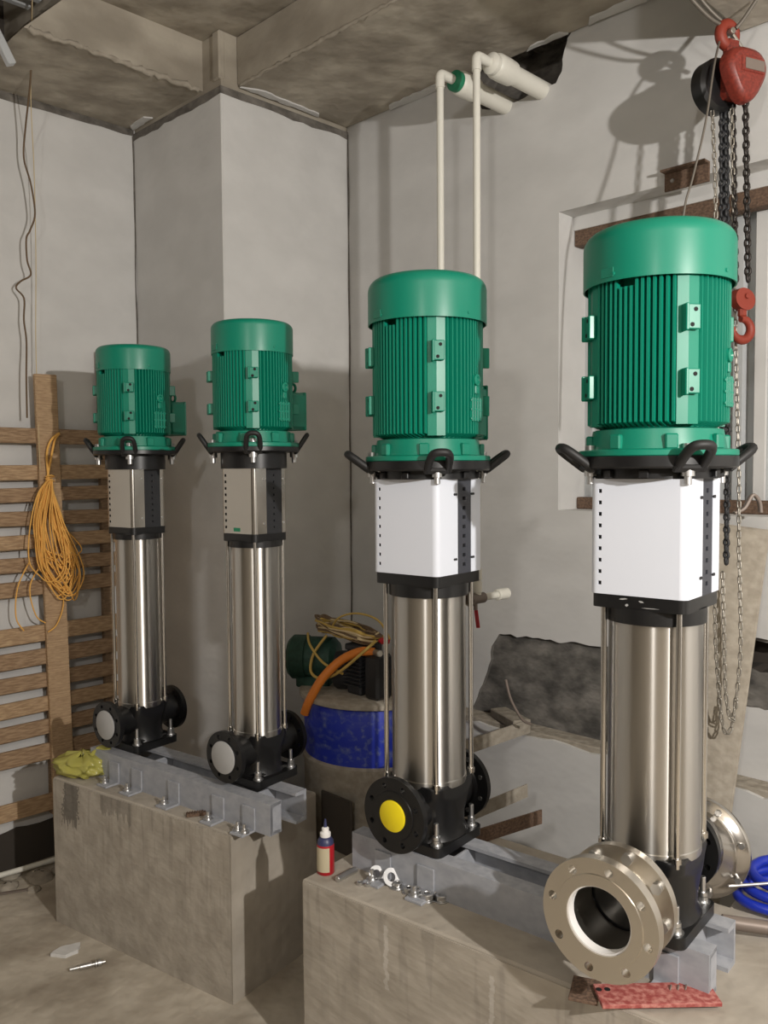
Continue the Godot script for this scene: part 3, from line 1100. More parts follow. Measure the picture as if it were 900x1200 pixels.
func plinth(label: String, x: Transform3D, length: float, width: float, height: float, patch: bool, seed_: int) -> void:
	var o := thing("concrete_plinth", label, "plinth", x, "concrete pump plinths")
	var g := Geo.new()
	# slightly uneven upper edge, built as a loft of rounded rectangles
	var rings := []
	for k in [[0.0, 0.0], [0.3, 0.0], [height - 0.012, 0.0], [height - 0.004, 0.002], [height, 0.007]]:
		var ring := PackedVector3Array()
		var e: float = k[1]
		var c := 20
		for i in c: ring.append(Vector3(lerpf(e, length - e, float(i) / c), k[0], -e))
		for i in c: ring.append(Vector3(length - e, k[0], lerpf(-e, -width + e, float(i) / c)))
		for i in c: ring.append(Vector3(lerpf(length - e, e, float(i) / c), k[0], -width + e))
		for i in c: ring.append(Vector3(e, k[0], lerpf(-width + e, -e, float(i) / c)))
		for i in ring.size():
			ring[i] += Vector3(rng.randf_range(-1, 1), 0.0, rng.randf_range(-1, 1)) * 0.0007
		rings.append(ring)
	for k in rings.size() - 1:
		var c: int = rings[k].size()
		for j in c:
			var f := (j + 1) % c
			var q: Vector3 = (rings[k][f] - rings[k][j]).cross(rings[k + 1][j] - rings[k][j]).normalized()
			var mid: Vector3 = rings[k][j] - Vector3(length * 0.5, 0, -width * 0.5)
			if q.dot(Vector3(mid.x / length, 0.2, mid.z / width)) < 0: q = -q
			g.flat(rings[k][j], rings[k][f], rings[k + 1][f], rings[k + 1][j], q)
	part("plinth_block", g, m.cement, o)
	g = Geo.new()
	var top: PackedVector3Array = rings[rings.size() - 1]
	var mid := Vector3(length * 0.5, height, -width * 0.5)
	for j in top.size():
		g.tri(mid, top[j], top[(j + 1) % top.size()], Vector3.UP, Vector3.UP, Vector3.UP)
	part("plinth_top", g, m.cement, o)
	g = Geo.new()
	var hh := height - 0.007
	g.flat(Vector3(0.004, 0, 0.002), Vector3(length - 0.004, 0, 0.002), Vector3(length - 0.004, hh, 0.002), Vector3(0.004, hh, 0.002), Vector3(0, 0, 1), Vector2(0, 1), Vector2(1, 1), Vector2(1, 0), Vector2(0, 0))
	g.flat(Vector3(0.004, hh, 0.002), Vector3(length - 0.004, hh, 0.002), Vector3(length - 0.004, hh, -0.001), Vector3(0.004, hh, -0.001), Vector3.UP, Vector2(0, 0), Vector2(1, 0), Vector2(1, 0), Vector2(0, 0))
	var fm := plain(Color.WHITE, 0.95)
	fm.albedo_texture = face_image(seed_, 640, 384, patch)
	fm.normal_enabled = true
	fm.normal_texture = bumps(0.06, 4, seed_, 6.0)
	fm.normal_scale = 0.12
	part("render_coat", g, fm, o)
	if not patch:
		g = Geo.new()
		g.box(at(1.36, (height - 0.004) * 0.5, -width - 0.17), Vector3(0.78, height - 0.004, 0.34), 0.006)
		part("plinth_step", g, m.cement, o)


func build_plinths() -> void:
	plinth("concrete plinth under the two smaller pumps, wet stain at its left corner", strip_frame(34.2, Vector3(-1.230, 0, -3.098)), 0.905, 0.42, 0.545, true, 21)
	plinth("concrete plinth under the two large white-shrouded pumps", strip_frame(38.3, Vector3(-0.232, 0, -2.300)), 1.75, 0.56, 0.545, false, 22)
	base_frame("grey steel channel frame under the two smaller pumps", strip_frame(37.0, Vector3(-1.049, 0.545, -3.193)), 0.93, 0.165, [0.15, 0.28, 0.48, 0.70, 0.84], [0.28, 0.80])
	base_frame("grey steel channel frame under the two large white-shrouded pumps", strip_frame(39.0, Vector3(-0.040, 0.545, -2.440)), 0.995, 0.18, [0.115, 0.26, 0.905], [0.30, 0.93])


func build_pumps() -> void:
	var big := {big = true, foot = 0.108, sleeve = 0.102, sleeve_y = 0.177, port_y = 0.110, flange = 0.1, port = 0.165, rod = 0.084, rod_r = 0.0065, ring_y = 0.684, plate_y = 0.716, shroud_y = 0.745, shroud = 0.108, corner = 0.016, neck_y = 0.998, gap_front = 0.015, gap_back = -0.05, plate = 0.106, neck = 0.132, flange0 = 1.02, flange1 = 1.046, mflange = 0.17, fin = 0.149, fin_y = 1.103, fins = 15, cowl_y = 1.412, cowl_top = 1.535, cowl = 0.161, cowl_round = 0.035, lug = 0.055, box = Vector3(0.13, 0.15, 0.075), box_y = 1.185, handle_tilt = deg_to_rad(36), handle_w = 0.026, handle_l = 0.074, handle_r = 0.0105, slot = 0.0095, guard = m.film, guard_label = "white film-covered guard", cover = null}
	var small := {big = false, foot = 0.098, sleeve = 0.08, sleeve_y = 0.16, port_y = 0.105, flange = 0.083, port = 0.155, rod = 0.064, rod_r = 0.0055, ring_y = 0.775, plate_y = 0.794, shroud_y = 0.819, shroud = 0.0765, corner = 0.014, neck_y = 1.031, gap_front = 0.0215, gap_back = -0.05, plate = 0.0775, neck = 0.108, flange0 = 1.083, flange1 = 1.10, mflange = 0.15, fin = 0.13, fin_y = 1.15, fins = 15, cowl_y = 1.40, cowl_top = 1.495, cowl = 0.133, cowl_round = 0.02, lug = 0.036, box = Vector3(0.12, 0.125, 0.085), box_y = 1.225, handle_tilt = deg_to_rad(56), handle_w = 0.022, handle_l = 0.066, handle_r = 0.008, slot = 0.0065, guard = m.mirror, guard_label = "bright stainless guard", cover = m.cap_grey, cover_r = 0.053, cover_label = "pale grey port cover"}
	var big2 := big.duplicate()
	big2.cover = m.yellow
	big2.cover_r = 0.042
	big2.cover_label = "yellow port cover"
	var far_small := small.duplicate()
	far_small.cowl_y = 1.388
	far_small.cowl_top = 1.478
	small.cowl_top = 1.502
	make_pump(far_small, "vertical_pump", "small green-motored pump on the far end of the plinth, beside the wooden slats", strip_frame(37.0, Vector3(-0.923, 0.645, -3.18)), "green vertical multistage pumps")
	var near_small := make_pump(small, "vertical_pump", "small green-motored pump on the near end of the plinth, in front of the pillar", strip_frame(37.0, Vector3(-0.428, 0.645, -2.82)), "green vertical multistage pumps")
	var g := Geo.new()
	g.box(at(-0.004, 0.833, 0.0767), Vector3(0.030, 0.012, 0.0008))
	part("green_sticker", g, m.ppr_green, near_small)
	make_pump(big2, "vertical_pump", "large white-shrouded pump whose black flange has a yellow cover", strip_frame(39.0, Vector3(0.121, 0.645, -2.34)), "green vertical multistage pumps")
	var near_big := make_pump(big, "vertical_pump", "large white-shrouded pump with a stainless flange spool bolted on in front", strip_frame(39.0, Vector3(0.607, 0.648, -1.90)), "green vertical multistage pumps")


	# bare scratches in the black paint of the near pump's head plate
	for q in [[-0.030, 0.738, 0.020, 0.0035, 0.12], [0.010, 0.735, 0.012, 0.004, -0.2], [-0.022, 0.725, 0.008, 0.006, 0.3], [0.030, 0.7225, 0.040, 0.0015, 0.02]]:
		g = Geo.new()
		g.prism(at(q[0], q[1], 0.106, Basis(Vector3.BACK, q[4])), PackedVector2Array([Vector2(-q[2] * 0.5, 0), Vector2(-q[2] * 0.1, -q[3] * 0.5), Vector2(q[2] * 0.5, -q[3] * 0.1), Vector2(q[2] * 0.2, q[3] * 0.5), Vector2(-q[2] * 0.3, q[3] * 0.4)]), 0.0, 0.0006)
		part("paint_scratch", g, m.cap_grey, near_big)


# ------------------------------------------------------------------ hoist
func chain_mesh(pts: PackedVector3Array, length: float, width: float, wire: float) -> Geo:
	var g := Geo.new()
	var pitch := length - wire * 2.0
	var total := 0.0
	for k in pts.size() - 1:
		total += pts[k].distance_to(pts[k + 1])
	var count := int(total / pitch)
	var seg := 0
	var into := 0.0
	for i in count:
		while seg < pts.size() - 2 and into > pts[seg].distance_to(pts[seg + 1]):
			into -= pts[seg].distance_to(pts[seg + 1])
			seg += 1
		var d := (pts[seg + 1] - pts[seg]).normalized()
		var p := pts[seg] + d * into
		var x := Geo.along(p, p + d)
		x.basis = x.basis * Basis(Vector3.UP, PI / 4 + (PI / 2 if i % 2 else 0.0))
		g.link(x, length, width, wire, 5)
		into += pitch
	return g


func build_hoist() -> void:
	var o := thing("chain_hoist", "orange manual chain hoist hanging by the window, chains and hook below", "hoist", Transform3D())
	var c := Vector3(1.024, 2.785, -2.50)
	var yaw := Basis(Vector3.UP, deg_to_rad(24.0))
	var x := Transform3D(yaw, c)
	# orange gear cover, a rounded shield
	var g := Geo.new()
	var rings := []
	for k in [[0.0, 1.0], [0.022, 1.0], [0.034, 0.93], [0.04, 0.78]]:
		var ring := PackedVector3Array()
		for i in 40:
			var a := TAU * i / 40
			var rr := 0.071 * (1.0 + 0.10 * cos(3.0 * (a + PI / 2)) + 0.03 * sin(a))
			ring.append(x * Vector3(cos(a) * rr * k[1], sin(a) * rr * 1.06 * k[1], k[0]))
		rings.append(ring)
	g.loft(rings)
	part("gear_cover", g, m.red, o)
	g = Geo.new()
	g.box(x * at(0.012, 0.018, 0.04), Vector3(0.086, 0.042, 0.006), 0.002)
	var rim := part("nameplate_rim", g, m.red, o)
	g = Geo.new()
	g.box(x * at(0.016, 0.018, 0.0435), Vector3(0.072, 0.030, 0.003), 0.001)
	part("nameplate", g, m.tag_metal, rim)
	# black chain wheel cover behind
	g = Geo.new()
	g.lathe(x * at(-0.03, -0.012, -0.085, Basis(Vector3.RIGHT, PI / 2)), [Vector2(0, 0), Vector2(0.066, 0.0), Vector2(0.076, 0.008), Vector2(0.076, 0.045), Vector2(0.066, 0.055), Vector2(0, 0.06)], 40)
	part("chain_wheel_cover", g, m.black, o)
	g = Geo.new()
	g.box(x * at(0.0, 0.0, -0.02), Vector3(0.085, 0.12, 0.045), 0.01)
	g.box(x * at(-0.01, 0.085, -0.02), Vector3(0.045, 0.05, 0.03), 0.008)
	part("side_plate", g, m.red, o)
	# top hook
	var h := Vector3(0.998, 2.907, -2.515)
	g = Geo.new()
	var pts := PackedVector3Array()
	var rad := []
	for i in 22:
		var a := deg_to_rad(-95.0 - 285.0 * i / 21.0)
		pts.append(h + yaw * Vector3(cos(a) * 0.030, sin(a) * 0.030, 0))
		rad.append(lerpf(0.0165, 0.010, clampf((i - 12) / 9.0, 0, 1)))
	g.tube(pts, rad, 12)
	g.box(Transform3D(yaw, h + Vector3(0.004, -0.046, 0)), Vector3(0.036, 0.036, 0.03), 0.008)
	part("top_hook", g, m.hook, o)
	g = Geo.new()
	g.box(Transform3D(yaw * Basis(Vector3.FORWARD, 0.7), h + yaw * Vector3(0.026, -0.014, 0.006)), Vector3(0.052, 0.009, 0.016), 0.003)
	g.rod(h + yaw * Vector3(-0.004, 0.004, -0.024), h + yaw * Vector3(-0.004, 0.004, 0.024), 0.009)
	part("safety_latch", g, m.chain_bright, o)
	# lower block and hook
	var b := Vector3(1.026, 2.146, -2.46)
	var by := Basis(Vector3.UP, deg_to_rad(18.0))
	g = Geo.new()
	var ring2 := PackedVector2Array()
	for i in 28:
		var a := TAU * i / 28
		var k := 1.0 + 0.12 * cos(2.0 * a + 0.6)
		ring2.append(Vector2(cos(a) * 0.030 * k, sin(a) * 0.034 * k))
	g.prism(Transform3D(by, b), ring2, -0.014, 0.014)
	g.rod(b + by * Vector3(0.004, 0.008, -0.02), b + by * Vector3(0.004, 0.008, 0.02), 0.008)
	g.box(Transform3D(by, b + Vector3(0, -0.036, 0)), Vector3(0.024, 0.03, 0.022), 0.006)
	part("hook_block", g, m.hook, o)
	var hk := b + Vector3(0.0, -0.084, 0)
	g = Geo.new()
	pts = PackedVector3Array()
	rad = []
	for i in 24:
		var a := deg_to_rad(100.0 - 290.0 * i / 23.0)
		pts.append(hk + by * Vector3(cos(a) * 0.030, sin(a) * 0.030, 0))
		rad.append(lerpf(0.010, 0.0135, clampf(i / 10.0, 0, 1)) if i < 16 else lerpf(0.0135, 0.006, (i - 16) / 7.0))
	g.tube(pts, rad, 12)
	part("lower_hook", g, m.hook, o)
	# load chain: two falls to the hook block, slack fall beside
	var hang := func(list: Array, called: String, mat: Material, l: float, w: float, wi: float) -> void:
		var mi := part(called, chain_mesh(PackedVector3Array(list), l, w, wi), mat, o)
		mi.set_meta("kind", "stuff")
	hang.call([c + Vector3(0.024, -0.07, -0.01), b + Vector3(0.016, 0.03, 0)], "load_chain", m.chain, 0.030, 0.022, 0.0048)
	hang.call([c + Vector3(-0.004, -0.07, -0.03), b + Vector3(-0.014, 0.03, -0.01)], "load_chain", m.chain, 0.028, 0.019, 0.0042)
	hang.call([c + Vector3(-0.020, -0.075, -0.04), Vector3(0.992, 1.9, -2.47), Vector3(0.982, 1.38, -2.44)], "load_chain", m.black_matt, 0.028, 0.021, 0.005)
	hang.call([c + Vector3(-0.030, -0.075, -0.045), Vector3(0.978, 1.9, -2.48), Vector3(0.974, 1.62, -2.46)], "load_chain", m.black_matt, 0.028, 0.021, 0.005)
	# hand chain loop
	hang.call(Array(smooth([c + Vector3(-0.066, -0.05, -0.03), Vector3(0.955, 2.4, -2.48), Vector3(0.955, 1.7, -2.45), Vector3(0.944, 1.25, -2.42), Vector3(0.956, 1.05, -2.42), Vector3(0.968, 0.94, -2.42), Vector3(0.983, 0.905, -2.42), Vector3(1.000, 0.95, -2.42), Vector3(1.018, 1.15, -2.42), Vector3(1.022, 1.44, -2.45), Vector3(1.023, 1.64, -2.46), Vector3(1.020, 2.0, -2.485), Vector3(1.014, 2.4, -2.50), c + Vector3(-0.012, -0.05, -0.02)], 10)), "hand_chain", m.chain_bright, 0.027, 0.014, 0.0026)
	hang.call(Array(smooth([Vector3(0.968, 1.36, -2.43), Vector3(0.966, 1.2, -2.41), Vector3(0.972, 1.02, -2.405), Vector3(0.99, 0.95, -2.405), Vector3(1.004, 1.02, -2.405)], 8)), "hand_chain", m.chain_bright, 0.027, 0.014, 0.0026)
	# wire sling over the beam
	var s := thing("wire_sling", "grey wire rope sling from the concrete beam through the hoist's top hook", "sling", Transform3D())
	g = Geo.new()
	g.tube(smooth([h + Vector3(-0.014, 0.02, 0.01), Vector3(0.93, 2.94, -2.48), Vector3(0.86, 2.985, -2.45), Vector3(0.80, 3.04, -2.42), Vector3(0.775, 3.10, -2.42), Vector3(0.765, 3.21, -2.43)], 6), 0.0055, 8)
	part("wire_rope", g, m.wire_grey, s)
	g = Geo.new()
	g.tube(smooth([h + Vector3(0.0, 0.025, 0.0), Vector3(0.945, 2.965, -2.50), Vector3(0.897, 3.01, -2.49), Vector3(0.85, 3.07, -2.49), Vector3(0.82, 3.21, -2.49)], 6), 0.0055, 8)
	part("wire_rope", g, m.wire_grey, s)
	g = Geo.new()
	g.tube(smooth([h + Vector3(0.018, 0.015, 0.01), Vector3(1.035, 2.945, -2.50), Vector3(1.066, 2.992, -2.49)], 6), 0.0055, 8)
	part("wire_rope", g, m.wire_grey, s)
	# loose wire running from the top hook down behind the motor
	var lw := thing("loose_wire", "thin grey wire hanging from the hoist down behind the motor", "wire", Transform3D())
	g = Geo.new()
	g.tube(smooth([h + Vector3(-0.030, -0.02, 0.015), Vector3(0.941, 2.80, -2.47), Vector3(0.915, 2.64, -2.46), Vector3(0.880, 2.486, -2.46), Vector3(0.858, 2.40, -2.46), Vector3(0.84, 2.2, -2.46), Vector3(0.83, 1.9, -2.46)], 8), 0.0035, 6)
	part("wire_strand", g, m.wire_grey, lw)


# ------------------------------------------------------------------ water pipes
func build_pipes() -> void:
	# right riser with stub, elbow and valve
	for k in 2:
		var wall_x: float = [1.078, 0.913][k]
		var lng: float = [0.335, 0.333][k]
		var y: float = [3.06, 3.055][k]
		var o := thing("water_pipe", ["white plastic riser with a red-handled valve at its foot", "white plastic riser with a green coupling at the top, left of its twin"][k], "pipe", room_frame, "white water pipes")
		var g := Geo.new()
		g.rod(Vector3(wall_x, y, -0.16), Vector3(wall_x, y, lng - 0.07), 0.033, 24)
		part("stub_pipe", g, m.pvc, o)
		g = Geo.new()
		g.lathe(Geo.along(Vector3(wall_x, y, lng - 0.15), Vector3(wall_x, y, lng)), [Vector2(0.033, 0), Vector2(0.041, 0.004), Vector2(0.043, 0.04), Vector2(0.043, 0.085), Vector2(0.040, 0.095), Vector2(0.036, 0.1)], 28, 50)
		part("coupling", g, m.pvc, o)
		g = Geo.new()
		g.lathe(Geo.along(Vector3(wall_x, y, lng - 0.055), Vector3(wall_x, y, lng)), [Vector2(0.034, -0.005), Vector2(0.036, 0.0), Vector2(0.036, 0.022), Vector2(0.028, 0.028), Vector2(0.018, 0.034), Vector2(0, 0.034)], 28, 50)
		var cap := part("reducer", g, [m.pvc, m.ppr_green][k], o)
		if k == 1: cap.set_meta("label", "green coupling")
		g = Geo.new()
		var px := wall_x
		var pz := lng + 0.045
		g.tube(smooth([Vector3(px, y, lng - 0.03), Vector3(px, y, pz - 0.02), Vector3(px, y - 0.004, pz - 0.004), Vector3(px, y - 0.02, pz), Vector3(px, y - 0.05, pz)], 4), 0.0165, 14)
		part("elbow", g, m.pvc, o)
		var foot: float = [1.255, 1.10][k]
		g = Geo.new()
		g.rod(Vector3(px, y - 0.03, pz), Vector3(px, foot, pz), 0.0125, 16)
		part("riser", g, m.pvc, o)
		g = Geo.new()
		for yy in [foot + 0.05, foot + 0.005]:
			g.rod(Vector3(px, yy - 0.02, pz), Vector3(px, yy + 0.02, pz), 0.0165, 16)
		if k == 0:
			g.rod(Vector3(px, foot - 0.035, pz - 0.17), Vector3(px, foot - 0.035, pz - 0.11), 0.0205, 16)
			g.rod(Vector3(px, foot - 0.035, pz - 0.12), Vector3(px, foot - 0.035, pz - 0.02), 0.0125, 14)
			g.rod(Vector3(px, foot, pz), Vector3(px, foot - 0.04, pz), 0.014, 14)
		part("socket", g, m.pvc, o)
		if k == 0:
			g = Geo.new()
			g.rod(Vector3(px, foot - 0.035, pz - 0.035), Vector3(px, foot - 0.035, pz + 0.035), 0.019, 16)
			g.lathe(Geo.along(Vector3(px, foot - 0.035, pz + 0.03), Vector3(px, foot - 0.035, pz + 0.06)), [Vector2(0.014, 0), Vector2(0.025, 0), Vector2(0.025, 0.016), Vector2(0.018, 0.018), Vector2(0.016, 0.008), Vector2(0, 0.006)], 8, 20)
			g.rod(Vector3(px, foot - 0.075, pz + 0.01), Vector3(px, foot - 0.035, pz + 0.01), 0.007, 10)
			var vb := part("valve_body", g, m.tag_metal, o)
			g = Geo.new()
			g.box(at(px + 0.008, foot - 0.105, pz + 0.012, Basis(Vector3.BACK, 0.16)), Vector3(0.016, 0.062, 0.006), 0.002)
			part("valve_handle", g, m.bottle_red, o).reparent(vb)
	# wall anchor for physics: short bracket from the ledge wall is not visible in the picture


# ------------------------------------------------------------------ left side
func build_left_side() -> void:
	var o := thing("slat_frame", "tall wooden slat frame leaning on the left wall behind the far pump", "wooden frame", room_frame)
	var rows := [[1.851, 1.788], [1.698, 1.636], [1.604, 1.545], [1.507, 1.447], [1.409, 1.35], [1.315, 1.255], [1.217, 1.154], [1.027, 0.957], [0.925, 0.858], [0.823, 0.759], [0.721, 0.657], [0.622, 0.558], [0.519, 0.448], [0.299, 0.227]]
	var k := 0
	for r in rows:
		var g := Geo.new()
		var yc: float = (r[0] + r[1]) * 0.5
		var h: float = r[0] - r[1]
		var tilt := Basis(Vector3.RIGHT, rng.randf_range(-0.012, 0.012))
		g.box(at(-0.612 + rng.randf_range(-0.003, 0.003), yc, 1.27, tilt), Vector3(0.018, h, 0.86), 0.003)
		part("slat", g, m.wood_pale if k % 3 == 1 else m.wood, o)
		k += 1
	var st := [[1.205, 1.112, 2.075, 0.0, -0.592], [0.905, 0.865, 2.20, 0.0, -0.636], [1.165, 1.12, 1.95, 0.2, -0.636], [1.66, 1.60, 1.95, 0.0, -0.636]]
	for s in st:
		var g := Geo.new()
		var z0: float = (s[0] + s[1]) * 0.5
		var shift := -0.04 if s[2] == 2.075 else 0.0
		var hgt: float = s[2] - s[3]
		g.box(at(s[4], (s[2] + s[3]) * 0.5, z0 + shift * 0.5, Basis(Vector3.RIGHT, -shift / hgt)), Vector3(0.022 if s[4] > -0.6 else 0.03, hgt, s[0] - s[1]), 0.003)
		part("stud", g, m.wood_pale if s[4] > -0.6 else m.wood_dull, o)
	# rope bundle on the stud
	var zx := 1.165
	var rx := -0.565
	var rope := thing("rope_bundle", "bundle of orange twine looped over the upright of the slat frame", "rope", room_frame)
	var g := Geo.new()
	for i in 26:
		var wob := rng.randf_range(-1, 1)
		var wid := rng.randf_range(0.02, 0.085)
		var low := rng.randf_range(1.12, 1.30)
		var mid := 1.166 + wob * 0.02
		var bx := rx + rng.randf_range(-0.008, 0.02)
		var skew := rng.randf_range(-0.07, 0.005)
		g.tube(smooth([Vector3(bx, 1.64, zx + wob * 0.006), Vector3(bx + 0.006, 1.58, mid + wid * 0.45), Vector3(bx + 0.01, 1.45, mid + wid * 0.9), Vector3(bx + 0.012, lerpf(low, 1.45, 0.4), mid + wid + skew * 0.5), Vector3(bx + 0.012, low + 0.03, mid + wid * 0.5 + skew), Vector3(bx + 0.014, low, mid + skew), Vector3(bx + 0.012, low + 0.03, mid - wid * 0.6 + skew), Vector3(bx + 0.012, lerpf(low, 1.45, 0.4), mid - wid * 0.8 + skew), Vector3(bx + 0.008, 1.46, mid - wid * 0.5), Vector3(bx, 1.60, zx - 0.004 + wob * 0.004)], 5), 0.003, 5)
	g.tube(smooth([Vector3(rx + 0.012, 1.65, zx + 0.018), Vector3(rx + 0.026, 1.655, zx), Vector3(rx + 0.012, 1.65, zx - 0.018), Vector3(rx - 0.004, 1.645, zx), Vector3(rx + 0.012, 1.64, zx + 0.018), Vector3(rx + 0.026, 1.635, zx), Vector3(rx + 0.012, 1.63, zx - 0.018)], 5), 0.0026, 5)
	g.tube(smooth([Vector3(rx, 1.64, zx), Vector3(rx, 1.74, zx + 0.005), Vector3(rx + 0.004, 1.80, zx - 0.012), Vector3(rx, 1.83, zx - 0.05), Vector3(rx, 1.80, zx - 0.03), Vector3(rx, 1.70, zx - 0.006), Vector3(rx, 1.62, zx + 0.01)], 6), 0.005, 6)
	part("twine_loops", g, m.rope, rope).set_meta("kind", "stuff")
	g = Geo.new()
	g.tube(smooth([Vector3(rx, 1.3, zx + 0.09), Vector3(rx, 1.20, zx + 0.14), Vector3(rx, 1.08, zx + 0.15), Vector3(rx, 1.02, zx + 0.12)], 6), 0.003, 5)
	part("loose_tail", g, m.rope, rope)
	g = Geo.new()
	g.tube(smooth([Vector3(rx, 1.3, zx + 0.03), Vector3(rx, 1.20, zx + 0.09), Vector3(rx, 1.08, zx + 0.07), Vector3(rx, 1.04, zx + 0.03)], 6), 0.003, 5)
	part("loose_tail", g, m.rope, rope)
	g = Geo.new()
	g.tube(smooth([Vector3(rx, 1.24, zx - 0.03), Vector3(rx, 1.12, zx - 0.05), Vector3(rx, 1.03, zx - 0.02), Vector3(rx, 1.0, zx + 0.02)], 6), 0.003, 5)
	part("loose_tail", g, m.rope, rope)
	# cords from the ceiling
	var c := thing("ceiling_wire", "brown kinked wire hanging down the left wall to the slat frame", "wire", Transform3D())
	g = Geo.new()
	var w := [Vector3(-1.29, 3.58, -3.25), Vector3(-1.311, 3.441, -3.300), Vector3(-1.340, 3.282, -3.360), Vector3(-1.366, 3.172, -3.400), Vector3(-1.425, 3.045, -3.490), Vector3(-1.447, 2.939, -3.520), Vector3(-1.422, 2.837, -3.520), Vector3(-1.408, 2.717, -3.520), Vector3(-1.430, 2.650, -3.520), Vector3(-1.446, 2.616, -3.520), Vector3(-1.445, 2.530, -3.520), Vector3(-1.432, 2.472, -3.520), Vector3(-1.475, 2.445, -3.520), Vector3(-1.493, 2.418, -3.520), Vector3(-1.462, 2.376, -3.520), Vector3(-1.465, 2.290, -3.520), Vector3(-1.457, 2.203, -3.520), Vector3(-1.453, 2.064, -3.500), Vector3(-1.455, 1.890, -3.500)]
	g.tube(smooth(w, 6), 0.0036, 6)
	part("wire_strand", g, m.wire, c)
	var c2 := thing("ceiling_twine", "pale straight twine hanging down the left wall into the orange bundle", "twine", Transform3D())
	g = Geo.new()
	g.tube(smooth([Vector3(-1.26, 3.6, -3.22), Vector3(-1.300, 3.431, -3.280), Vector3(-1.384, 3.161, -3.450), Vector3(-1.419, 2.898, -3.550), Vector3(-1.429, 2.559, -3.570), Vector3(-1.439, 2.210, -3.570), Vector3(-1.430, 1.928, -3.550), Vector3(-1.42, 1.68, -3.53)], 6), 0.0018, 6)
	part("cord_strand", g, m.cord, c2)
	# bars in the shaft
	var names := ["upper pale steel bar crossing the dark ceiling opening", "short pale steel bar below the first in the dark ceiling opening", "steep pale steel bar at the frame's left corner of the ceiling opening"]
	var ends := [[Vector3(-0.40, 3.46, 1.26), Vector3(-0.40, 3.46, 2.59)], [Vector3(-0.31, 3.45, 1.26), Vector3(-0.31, 3.45, 2.59)], [room_frame.affine_inverse() * Vector3(-1.44, 3.40, -3.08), room_frame.affine_inverse() * Vector3(-1.33, 3.134, -3.15)]]
	for i in 3:
		var s := thing("steel_bar", names[i], "bar", room_frame, "bars in the ceiling opening")
		g = Geo.new()
		var x := Geo.along(ends[i][0], ends[i][1])
		var l: float = ends[i][0].distance_to(ends[i][1])
		g.box(x * at(0, l * 0.5, 0), Vector3(0.03, l, 0.03), 0.003)
		part("bar_length", g, m.galv, s)
	# things at the foot of the left wall
	var pp := thing("conduit_pipe", "thin white plastic pipe lying along the foot of the left wall", "pipe", room_frame)
	g = Geo.new()
	g.rod(Vector3(-0.560, 0.055, 1.75), Vector3(-0.560, 0.02, 0.98), 0.011, 12)
	part("pipe_length", g, m.pvc, pp)
	for q in [[-1.43, -3.43, 0.055, "larger pale rubble lump under the white pipe by the left wall"], [-1.52, -3.35, 0.04, "flat rubble lump at the picture's left edge"], [-1.36, -3.49, 0.04, "dark rubble lump beside the plinth's shaded left foot"], [-1.41, -3.33, 0.028, "smallest rubble lump in front of the pale one"], [-1.55, -3.44, 0.040, "rubble lump tucked under the left end of the white pipe"]]:
		var lump := thing("rubble_lump", q[3], "rubble", Transform3D(Basis(Vector3.UP, rng.randf() * 6.0), Vector3(q[0], 0, q[1])), "rubble by the left wall")
		g = blob(q[2], q[2] * 0.62, 0.28, 1.0)
		part("lump", g, m.mortar, lump)
	var hp := thing("steel_strip", "thin flat steel strip lying on the floor in front of the rubble", "strip", Transform3D())
	g = Geo.new()
	g.box(Transform3D(Basis(Vector3.UP, 0.35), Vector3(-1.52, 0.004, -3.30)), Vector3(0.24, 0.005, 0.016), 0.001)
	part("strip_length", g, m.tag_metal, hp)


# a rough stone, flat underneath
func blob(r: float, h: float, rough: float, squash := 1.0) -> Geo:
	var g := Geo.new()
	var rings := []
	for k in 6:
		var t := k / 5.0
		var ring := PackedVector3Array()
		for i in 10:
			var a := TAU * i / 10
			var rr := r * sqrt(maxf(1.0 - pow(t, 2.2), 0.03)) * (1.0 + rng.randf_range(-rough, rough) * 0.6)
			ring.append(Vector3(cos(a) * rr, h * t * (1.0 + rng.randf_range(-rough, rough) * 0.3 if k > 0 else 1.0), sin(a) * rr * squash))
		rings.append(ring)
	g.loft(rings)
	return g


